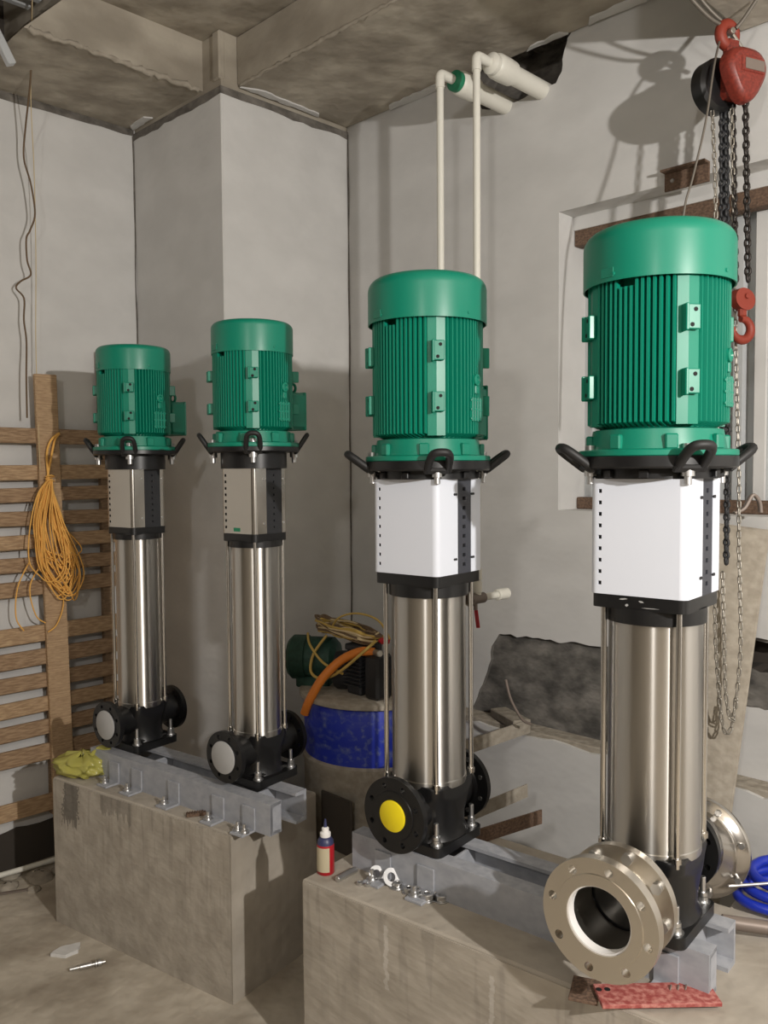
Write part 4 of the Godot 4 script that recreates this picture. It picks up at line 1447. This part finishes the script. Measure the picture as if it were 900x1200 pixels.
# ------------------------------------------------------------------ compressor
func build_compressor() -> void:
	var o := thing("air_compressor", "old motor compressor on a blue painted drum in the corner behind the pumps", "compressor", room_frame * at(0.653, -0.03, 0.475))
	var g := Geo.new()
	g.lathe(at(0, 0, 0), [Vector2(0.0, 0.06), Vector2(0.255, 0.06), Vector2(0.262, 0.07), Vector2(0.262, 0.63), Vector2(0.268, 0.64), Vector2(0.268, 0.652), Vector2(0.258, 0.66)], 56)
	for k in 4:
		var a := TAU * k / 4 + 0.5
		g.box(at(cos(a) * 0.22, 0.06, sin(a) * 0.22), Vector3(0.04, 0.06, 0.04), 0.004)
	part("tank_base", g, m.mortar, o)
	g = Geo.new()
	g.lathe(at(0, 0, 0), [Vector2(0.25, 0.655), Vector2(0.258, 0.66), Vector2(0.26, 0.70), Vector2(0.257, 0.72), Vector2(0.26, 0.74), Vector2(0.26, 0.85), Vector2(0.25, 0.865)], 56)
	part("blue_tank", g, m.blue, o)
	g = Geo.new()
	g.lathe(at(0, 0, 0), [Vector2(0.27, 0.865), Vector2(0.277, 0.868), Vector2(0.277, 0.884), Vector2(0.27, 0.888), Vector2(0, 0.888)], 56)
	part("top_plate", g, m.mortar, o)
	g = Geo.new()
	g.box(at(0.08, 0.46, 0.262), Vector3(0.16, 0.20, 0.01), 0.004)
	part("hatch", g, m.dark_and_shade, o)
	# motor, lying along the wall direction
	g = Geo.new()
	var x := at(-0.19, 0.985, 0.12, Basis(Vector3.UP, 0.6) * Basis(Vector3.FORWARD, PI / 2))
	g.lathe(x, [Vector2(0, -0.10), Vector2(0.07, -0.10), Vector2(0.084, -0.085), Vector2(0.084, -0.03), Vector2(0.079, -0.028), Vector2(0.079, 0.07), Vector2(0.06, 0.09), Vector2(0.014, 0.095), Vector2(0.014, 0.13)], 40)
	g.box(at(-0.19, 0.90, 0.12, Basis(Vector3.UP, 0.6)), Vector3(0.13, 0.04, 0.11), 0.006)
	part("drive_motor", g, m.dark_green, o)
	g = Geo.new()
	for k in 9:
		g.box(at(0.05 + 0.0, 0.925 + k * 0.014, 0.11), Vector3(0.10 - absf(k - 4) * 0.004, 0.006, 0.10), 0.001)
	g.box(at(0.05, 0.975, 0.11), Vector3(0.075, 0.17, 0.075), 0.006)
	g.box(at(0.05, 1.06, 0.11), Vector3(0.085, 0.022, 0.085), 0.004)
	g.lathe(at(-0.04, 0.96, 0.11, Basis(Vector3.UP, 0.6) * Basis(Vector3.FORWARD, PI / 2)), [Vector2(0, -0.03), Vector2(0.066, -0.03), Vector2(0.07, -0.02), Vector2(0.07, 0.02), Vector2(0.066, 0.03), Vector2(0, 0.03)], 32)
	part("pump_head", g, m.black_matt, o)
	g = Geo.new()
	g.box(at(0.15, 0.97, 0.12), Vector3(0.07, 0.16, 0.08), 0.01)
	g.rod(Vector3(0.15, 1.04, 0.12), Vector3(0.15, 1.09, 0.12), 0.014)
	part("valve_block", g, m.black, o)
	g = Geo.new()
	g.lathe(at(0.16, 1.085, 0.10), [Vector2(0, 0), Vector2(0.02, 0.0), Vector2(0.022, 0.012), Vector2(0.012, 0.02), Vector2(0, 0.02)], 20)
	part("red_knob", g, m.bottle_red, o)
	g = Geo.new()
	g.rod(Vector3(0.125, 1.055, 0.13), Vector3(0.19, 1.06, 0.15), 0.012, 12)
	part("hose_fitting", g, m.chain_bright, o)
	g = Geo.new()
	var pts := smooth([Vector3(0.15, 1.056, 0.135), Vector3(0.10, 1.055, 0.16), Vector3(0.04, 1.02, 0.20), Vector3(0.0, 0.96, 0.25), Vector3(-0.03, 0.885, 0.285), Vector3(-0.05, 0.83, 0.295)], 8)
	g.tube(pts, 0.016, 12)
	part("air_hose", g, m.hose, o)
	# cable coil thrown over the machine
	var c := thing("cable_coil", "tangled coil of brown and yellow cable thrown over the compressor", "cable", room_frame * at(0.653, -0.03, 0.475))
	for k in 3:
		g = Geo.new()
		var list := []
		for i in 60:
			var a := TAU * i / 11.0
			var rr := rng.randf_range(0.85, 1.15)
			list.append(Vector3(-0.03 + cos(a) * 0.155 * rr, 1.108 + sin(a * 0.7 + k) * 0.014 + rng.randf_range(-0.012, 0.012) + cos(a) * -0.012, 0.10 + sin(a) * 0.05 * rr))
		g.tube(smooth(list, 4), [0.0045, 0.005, 0.004][k], 6)
		part("cable_turns", g, [m.yellow_cable, m.wire, m.cord][k], c)
	g = Geo.new()
	g.tube(smooth([Vector3(-0.10, 1.09, 0.13), Vector3(-0.06, 1.15, 0.12), Vector3(0.02, 1.175, 0.10), Vector3(0.12, 1.16, 0.09), Vector3(0.18, 1.10, 0.09)], 6), 0.004, 6)
	g.tube(smooth([Vector3(-0.20, 1.08, 0.15), Vector3(-0.14, 1.05, 0.19), Vector3(-0.05, 1.0, 0.205), Vector3(0.05, 0.975, 0.20)], 6), 0.005, 6)
	g.tube(smooth([Vector3(-0.08, 1.09, 0.16), Vector3(-0.11, 1.02, 0.20), Vector3(-0.10, 0.96, 0.22), Vector3(-0.04, 0.945, 0.22), Vector3(0.04, 0.98, 0.21), Vector3(0.12, 1.05, 0.18), Vector3(0.16, 1.10, 0.14)], 6), 0.0055, 6)
	part("cable_tails", g, m.yellow_cable, c)
	g = Geo.new()
	g.box(at(-0.03, 1.098, 0.10, Basis(Vector3.FORWARD, 0.03)), Vector3(0.27, 0.03, 0.06), 0.014)
	part("cable_core", g, m.wire, c)


# ------------------------------------------------------------------ right side
func angle_bar(called: String, label: String, a: Vector3, b: Vector3, leg: float, roll: float, mat: Material, group: String) -> void:
	var o := thing(called, label, "steel bar", room_frame, group)
	var g := Geo.new()
	var t := 0.005
	var l := a.distance_to(b)
	var p := PackedVector2Array([Vector2(0, 0), Vector2(leg, 0), Vector2(leg, t), Vector2(t, t), Vector2(t, leg), Vector2(0, leg)])
	var d := (b - a).normalized()
	var side := d.cross(Vector3.UP).normalized()
	var up := side.cross(d)
	var x := Transform3D(Basis(side, up, -d) * Basis(Vector3.BACK, roll), a)
	g.prism(x, p, -l, 0.0, 5)
	part("angle_length", g, mat, o)


func build_right_side() -> void:
	angle_bar("steel_angle", "highest dusty steel angle sticking out behind the yellow-capped pump", Vector3(1.10, 0.70, 0.80), Vector3(1.11, 0.692, 0.11), 0.05, PI * 0.5, m.mortar, "steel offcuts behind the pumps")
	angle_bar("steel_angle", "middle dusty steel angle behind the yellow-capped pump, square cut end", Vector3(1.23, 0.548, 0.84), Vector3(1.27, 0.56, 0.35), 0.045, PI * 0.5, m.mortar, "steel offcuts behind the pumps")
	angle_bar("steel_angle", "lowest reddish steel angle on the plinth behind the yellow-capped pump", Vector3(1.34, 0.546, 0.82), Vector3(1.41, 0.546, 0.47), 0.045, PI * 0.5, m.rust, "steel offcuts behind the pumps")
	var o := thing("timber_offcut", "pale timber offcut resting on the wall ledge", "timber", room_frame)
	var g := Geo.new()
	g.box(at(0.98, 0.71, 0.06, Basis(Vector3.UP, -0.5) * Basis(Vector3.BACK, 0.05)), Vector3(0.22, 0.035, 0.07), 0.004)
	part("timber_length", g, m.mortar, o)
	o = thing("steel_rod", "thin bent grey steel rod leaning against the dark wall patch", "rod", room_frame)
	g = Geo.new()
	g.tube(smooth([Vector3(1.14, 0.93, 0.30), Vector3(1.155, 0.86, 0.29), Vector3(1.18, 0.79, 0.26), Vector3(1.19, 0.765, 0.22)], 6), 0.005, 8)
	part("rod_length", g, m.tag_metal, o)
	# steel angle above the window
	o = thing("steel_bracket", "short rusty steel angle fixed above the window opening", "bracket", room_frame)
	g = Geo.new()
	g.box(at(1.647, 2.604, 0.012), Vector3(0.15, 0.06, 0.008), 0.001)
	g.box(at(1.647, 2.634, 0.028), Vector3(0.15, 0.007, 0.04), 0.001)
	part("angle_length", g, m.rust, o)
	g = Geo.new()
	g.lathe(at(1.60, 2.604, 0.016, Basis(Vector3.RIGHT, PI / 2)), [Vector2(0, 0), Vector2(0.007, 0.0), Vector2(0.006, 0.004), Vector2(0, 0.004)], 12)
	part("bolt_head", g, m.zinc, o)
	# leaning board
	o = thing("leaning_plank", "dusty cement-stained plank leaning against the wall under the window", "plank", Transform3D())
	g = Geo.new()
	var top := Vector3(1.080, 1.49, -2.575)
	var foot := Vector3(0.830, 0.0, -2.42)
	var x := Geo.along(foot, top)
	var d := (top - foot).normalized()
	var side := Vector3(0.96, 0, 0.28).normalized()
	side = (side - d * side.dot(d)).normalized()
	x.basis = Basis(side, d, side.cross(d))
	var l := foot.distance_to(top)
	g.box(x * at(0, l * 0.5, 0), Vector3(0.16, l, 0.035), 0.006)
	part("plank_board", g, m.mortar, o)
	# bent metal bit on its top
	o = thing("metal_scrap", "bent scrap of grey sheet metal on the window sill above the plank", "scrap", Transform3D())
	g = Geo.new()
	g.tube(smooth([Vector3(1.06, 1.53, -2.58), Vector3(1.09, 1.545, -2.58), Vector3(1.115, 1.585, -2.58), Vector3(1.135, 1.565, -2.58), Vector3(1.14, 1.532, -2.58)], 5), 0.014, 8, false, 0.35)
	part("bent_strip", g, m.tag_metal, o)
	# stainless spool in front of the large pump
	var f := strip_frame(39.0, Vector3(0.607, 0.648 + 0.110, -1.90))
	o = thing("flange_spool", "stainless double-flanged spool with open bore and white seal ring", "pipe fitting", f)
	g = Geo.new()
	var fx := at(0, 0, 0, Basis(Vector3.RIGHT, PI / 2))
	g.holed_ring(fx, 0.125, 0.071, 0.262, 0.286, 8, 0.105, 0.0095, 0.2)
	g.lathe(fx, [Vector2(0.094, 0.286), Vector2(0.093, 0.2885), Vector2(0.070, 0.2885)], 56)
	part("front_flange", g, m.spool, o)
	g = Geo.new()
	g.holed_ring(fx, 0.118, 0.071, 0.168, 0.188, 8, 0.1, 0.009, 0.2)
	var rf := part("rear_flange", g, m.spool, o)
	for k in 8:
		var a := 0.2 + TAU * k / 8
		g = Geo.new()
		g.hexagon(at(cos(a) * 0.1, -sin(a) * 0.1, 0.188, Basis(Vector3.RIGHT, PI / 2)), 0.0125, 0, 0.011)
		part("bolt_head", g, m.zinc, rf)
	g = Geo.new()
	g.lathe(fx, [Vector2(0.078, 0.188), Vector2(0.078, 0.262)], 56)
	g.lathe(fx, [Vector2(0.0702, 0.288), Vector2(0.0702, 0.168)], 56)
	part("neck_tube", g, m.spool, o)
	g = Geo.new()
	g.lathe(fx, [Vector2(0.0700, 0.284), Vector2(0.0665, 0.284), Vector2(0.0665, 0.262), Vector2(0.0700, 0.262)], 56)
	part("seal_ring", g, m.white_seal, o)
	# rear eccentric flange
	o = thing("reducer_flange", "stainless reducer flange on the back port of the nearest pump", "pipe fitting", f)
	g = Geo.new()
	var rings := []
	for k in [[-0.168, 0.098, 0.0], [-0.180, 0.1, 0.0], [-0.184, 0.072, -0.004], [-0.205, 0.076, -0.012], [-0.27, 0.1, -0.045], [-0.285, 0.106, -0.05], [-0.287, 0.128, -0.052], [-0.31, 0.128, -0.052]]:
		var ring := PackedVector3Array()
		for i in 56:
			var a := TAU * i / 56
			ring.append(Vector3(cos(a) * k[1], sin(a) * k[1] + k[2], k[0]))
		rings.append(ring)
	g.loft(rings)
	part("reducer_body", g, m.chrome, o)
	for k in 8:
		var a := 0.3 + TAU * k / 8
		g = Geo.new()
		g.hexagon(at(cos(a) * 0.117, sin(a) * 0.117 - 0.052, -0.287, Basis(Vector3.RIGHT, PI / 2)), 0.008, 0, 0.008)
		part("bolt_head", g, m.zinc, o)
	# blue hose and rod behind
	o = thing("blue_hose", "coil of shiny blue hose behind the nearest pump", "hose", Transform3D())
	g = Geo.new()
	var list := []
	for i in 34:
		var a := TAU * i / 12.0
		list.append(Vector3(1.03 + cos(a) * (0.13 - 0.02 * (i / 12)), 0.560 + 0.0022 * i, -2.13 + sin(a) * 0.08))
	g.tube(smooth(list, 4), 0.013, 10)
	part("hose_turns", g, m.blue_hose, o)
	o = thing("round_bar", "grey steel bar lying behind the nearest pump's foot", "bar", Transform3D())
	g = Geo.new()
	g.rod(Vector3(0.80, 0.585, -1.99), Vector3(1.12, 0.565, -1.93), 0.016, 12)
	part("bar_length", g, m.tag_metal, o)
	o = thing("steel_rod", "thin bright rod across the blue hose", "rod", Transform3D())
	g = Geo.new()
	g.rod(Vector3(0.84, 0.640, -2.05), Vector3(1.15, 0.650, -2.07), 0.004, 8)
	part("rod_length", g, m.zinc, o)


# ------------------------------------------------------------------ small things
func build_small_things() -> void:
	var o := thing("plastic_bag", "crumpled yellow plastic bag on the far corner of the plinth", "bag", Transform3D(Basis(Vector3.UP, deg_to_rad(-20.0)).scaled(Vector3(1.12, 1.15, 1.0)), Vector3(-1.128, 0.545, -3.128)))
	var g := Geo.new()
	var f := FastNoiseLite.new()
	f.seed = 5
	f.frequency = 9.0
	f.fractal_octaves = 3
	var rings := []
	for k in 12:
		var t := k / 11.0
		var ring := PackedVector3Array()
		for i in 30:
			var a := TAU * i / 30
			var e := 1.0 + f.get_noise_3d(cos(a) * 0.3, t * 0.4, sin(a) * 0.3) * 0.45
			var rr := sqrt(maxf(0.015, 1.0 - pow(absf(t * 1.7 - 0.7), 2.4) * 0.99)) * e
			ring.append(Vector3(cos(a) * 0.100 * rr, maxf(0.001, 0.072 * t * (1.0 + 0.35 * f.get_noise_2d(cos(a), sin(a) * 0.6))), sin(a) * 0.07 * rr))
		rings.append(ring)
	g.loft(rings)
	g.tube(smooth([Vector3(0.03, 0.06, 0.0), Vector3(0.055, 0.085, -0.01), Vector3(0.08, 0.09, -0.01), Vector3(0.105, 0.075, -0.01), Vector3(0.12, 0.05, 0.0)], 5), 0.014, 8, false, 0.5)
	part("bag_film", g, m.bag, o)
	# small ribbed bar on the plinth edge
	o = thing("ribbed_block", "small dark ribbed steel piece on the front edge of the plinth", "block", strip_frame(12.0, Vector3(-0.612, 0.545, -2.738)))
	g = Geo.new()
	g.box(at(0, 0.005, 0, Basis(Vector3.UP, 0.5)), Vector3(0.082, 0.01, 0.022), 0.001)
	for k in 10:
		g.box(Transform3D(Basis(Vector3.UP, 0.5), Basis(Vector3.UP, 0.5) * Vector3(-0.036 + 0.008 * k, 0.011, 0)), Vector3(0.004, 0.003, 0.022), 0.0005)
	part("ribbed_bar", g, m.rust, o)
	# bottle
	o = thing("glue_bottle", "red bottle with white label and blue dropper tip on the plinth corner", "bottle", Transform3D(Basis.IDENTITY, Vector3(-0.170, 0.545, -2.335)))
	g = Geo.new()
	g.lathe(at(0, 0, 0), [Vector2(0, 0), Vector2(0.0225, 0), Vector2(0.0245, 0.003), Vector2(0.0245, 0.080), Vector2(0.0235, 0.083)], 32)
	part("bottle_body", g, m.bottle_red, o)
	g = Geo.new()
	g.lathe(at(0, 0, 0), [Vector2(0.0235, 0.083), Vector2(0.0225, 0.092), Vector2(0.016, 0.102), Vector2(0.012, 0.105)], 28, 50)
	part("bottle_shoulder", g, m.bottle_blue, o)
	g = Geo.new()
	g.lathe(at(0, 0, 0), [Vector2(0.0055, 0.128), Vector2(0.0045, 0.135), Vector2(0.0025, 0.152), Vector2(0, 0.153)], 16, 50)
	part("dropper_tip", g, m.bottle_blue, o)
	g = Geo.new()
	g.lathe(at(0, 0, 0), [Vector2(0.014, 0.102), Vector2(0.015, 0.106), Vector2(0.015, 0.114), Vector2(0.010, 0.117), Vector2(0.010, 0.127), Vector2(0.005, 0.130)], 24, 30)
	part("bottle_cap", g, m.white_seal, o)
	g = Geo.new()
	g.lathe(at(0, 0, 0), [Vector2(0.0249, 0.010), Vector2(0.0249, 0.078)], 24, 35, deg_to_rad(60), deg_to_rad(200))
	var lm := plain(Color8(214, 208, 190), 0.7)
	lm.albedo_texture = label_print()
	part("paper_label", g, lm, o)
	# bolts, nuts and washers on the near plinth
	var y := 0.545
	o = thing("stud_bolt", "bright threaded stud lying beside the red bottle", "stud", Transform3D())
	g = Geo.new()
	g.rod(Vector3(-0.135, y + 0.0085, -2.275), Vector3(-0.085, y + 0.0085, -2.335), 0.0085, 14)
	part("stud_shank", g, m.zinc, o)
	for q in [[-0.072, -2.262, "left steel nut of the pair in front of the stud"], [-0.050, -2.254, "right steel nut of the pair in front of the stud"]]:
		nut(Vector3(q[0], y, q[1]), 0.010, 0.008, q[2])
	washer(Vector3(-0.028, y, -2.285), 0.022, "dark washer leaning on the first clip of the base frame", true)
	washer(Vector3(0.012, y, -2.262), 0.024, "large bright washer propped up at the first clip", true)
	washer(Vector3(0.030, y, -2.246), 0.023, "bright washer lying in front of the propped one", false)
	nut(Vector3(0.030, y + 0.003, -2.246), 0.0135, 0.011, "bright nut lying on the washer by the first clip")
	for q in [[0.060, -2.215, 0.013, "dark nut left of the pile of fixings"], [0.078, -2.205, 0.015, "left bright nut of the pile by the second clip"], [0.100, -2.222, 0.013, "nut at the back of the pile by the second clip"], [0.105, -2.178, 0.016, "front bright nut of the pile by the second clip"], [0.128, -2.200, 0.013, "middle bright nut of the pile by the second clip"], [0.142, -2.172, 0.014, "front right nut of the pile by the second clip"], [0.158, -2.196, 0.013, "rightmost nut of the pile by the second clip"]]:
		washer(Vector3(q[0], y, q[1]), q[2] * 1.45, "washer under the " + String(q[3]).replace("the pile", "pile"), false)
		nut(Vector3(q[0], y + 0.003, q[1]), q[2] * 1.2, q[2], q[3])
	# red flat bar
	o = thing("flat_bar", "red primed flat steel bar with two holes at the plinth edge", "steel bar", Transform3D(Basis(Vector3.UP, 0.02), Vector3(0.568, 0.5527, -1.748)))
	g = Geo.new()
	g.box(at(0, 0.005, 0), Vector3(0.250, 0.009, 0.074), 0.001)
	part("bar_length", g, m.red_primer, o)
	g = Geo.new()
	for e in [-0.118, -0.100]:
		g.lathe(at(e, 0.0095, -0.016), [Vector2(0.0065, 0), Vector2(0.0065, 0.0006), Vector2(0, 0.0006)], 14)
	part("bolt_hole", g, m.hole, o)
	o = thing("flat_bar", "dark brown flat piece beside the red bar", "steel bar", Transform3D(Basis(Vector3.UP, -0.35), Vector3(0.425, 0.545, -1.78)))
	g = Geo.new()
	g.box(at(0, 0.004, 0), Vector3(0.06, 0.007, 0.085), 0.001)  # thin dark brown plate at the red bar's left end
	part("bar_length", g, m.rust, o)
	# shavings by the spool
	o = thing("steel_shaving", "curled dark metal shaving under the spool's right foot", "shaving", Transform3D())
	g = Geo.new()
	var list := []
	for i in 26:
		var a := TAU * i / 9.0
		list.append(Vector3(0.600 + i * 0.0018, 0.561 + sin(a) * 0.006, -1.765 + cos(a) * 0.007))
	g.tube(smooth(list, 3), 0.0018, 5)
	part("curl", g, m.tag_metal, o)
	# on the floor
	o = thing("anchor_bolt", "loose steel anchor bolt lying on the floor", "bolt", Transform3D())
	g = Geo.new()
	var a := Vector3(-1.060, 0.010, -2.768)
	var b := Vector3(-0.955, 0.010, -2.815)
	g.rod(a, b, 0.006, 12)
	g.rod(a.lerp(b, 0.28), a.lerp(b, 0.62), 0.0095, 14)
	part("bolt_shank", g, m.zinc, o)
	g = Geo.new()
	g.hexagon(Geo.along(a.lerp(b, 0.78), b), 0.0125, 0, 0.011)
	g.lathe(Geo.along(a.lerp(b, 0.72), b), [Vector2(0, 0), Vector2(0.015, 0), Vector2(0.015, 0.003), Vector2(0, 0.003)], 16)
	part("bolt_nut", g, m.zinc, o)
	o = thing("plaster_chip", "flat pale plaster chip on the floor beside the plinth foot", "chip", Transform3D(Basis(Vector3.UP, 0.3), Vector3(-1.115, 0, -2.885)))
	g = Geo.new()
	g.prism(at(0, 0, 0, Basis(Vector3.RIGHT, PI / 2)), jag([Vector2(-0.05, 0.01), Vector2(-0.02, -0.025), Vector2(0.045, -0.035), Vector2(0.04, 0.015), Vector2(0.0, 0.035)], 0.015, 0.003), -0.012, 0.0)
	part("chip", g, m.plaster, o)


func nut(p: Vector3, r: float, h: float, label: String) -> void:
	var o := thing("steel_nut", label, "nut", Transform3D(Basis(Vector3.UP, rng.randf() * 3.0), p), "loose nuts on the near plinth")
	var g := Geo.new()
	var x := at(0, 0, 0)
	g.lathe(x, [Vector2(r * 0.55, 0), Vector2(r * 0.92, 0), Vector2(r, h * 0.12), Vector2(r, h * 0.88), Vector2(r * 0.9, h), Vector2(r * 0.55, h), Vector2(r * 0.5, h * 0.9), Vector2(r * 0.5, 0)], 6, 10)
	part("nut_body", g, m.zinc, o)


func washer(p: Vector3, r: float, label: String, propped: bool) -> void:
	var b := Basis(Vector3.UP, 0.5) * Basis(Vector3.RIGHT, 1.0) if propped else Basis.IDENTITY
	var o := thing("steel_washer", label, "washer", Transform3D(b, p + (Vector3.UP * r * 0.84 if propped else Vector3.ZERO)), "loose washers on the near plinth")
	var g := Geo.new()
	g.lathe(at(0, 0, 0), [Vector2(r * 0.5, 0), Vector2(r, 0), Vector2(r, 0.003), Vector2(r * 0.5, 0.003), Vector2(r * 0.5, 0)], 24)
	part("washer_ring", g, m.zinc, o)


func label_print() -> ImageTexture:
	var im := Image.create(96, 64, false, Image.FORMAT_RGB8)
	im.fill(Color8(222, 216, 200))
	for row in 6:
		var y := 12 + row * 7
		im.fill_rect(Rect2i(14, y, 36 + (row * 17) % 30, 2), Color8(150, 145, 138))
	im.fill_rect(Rect2i(30, 54, 44, 5), Color8(110, 106, 104))
	return ImageTexture.create_from_image(im)
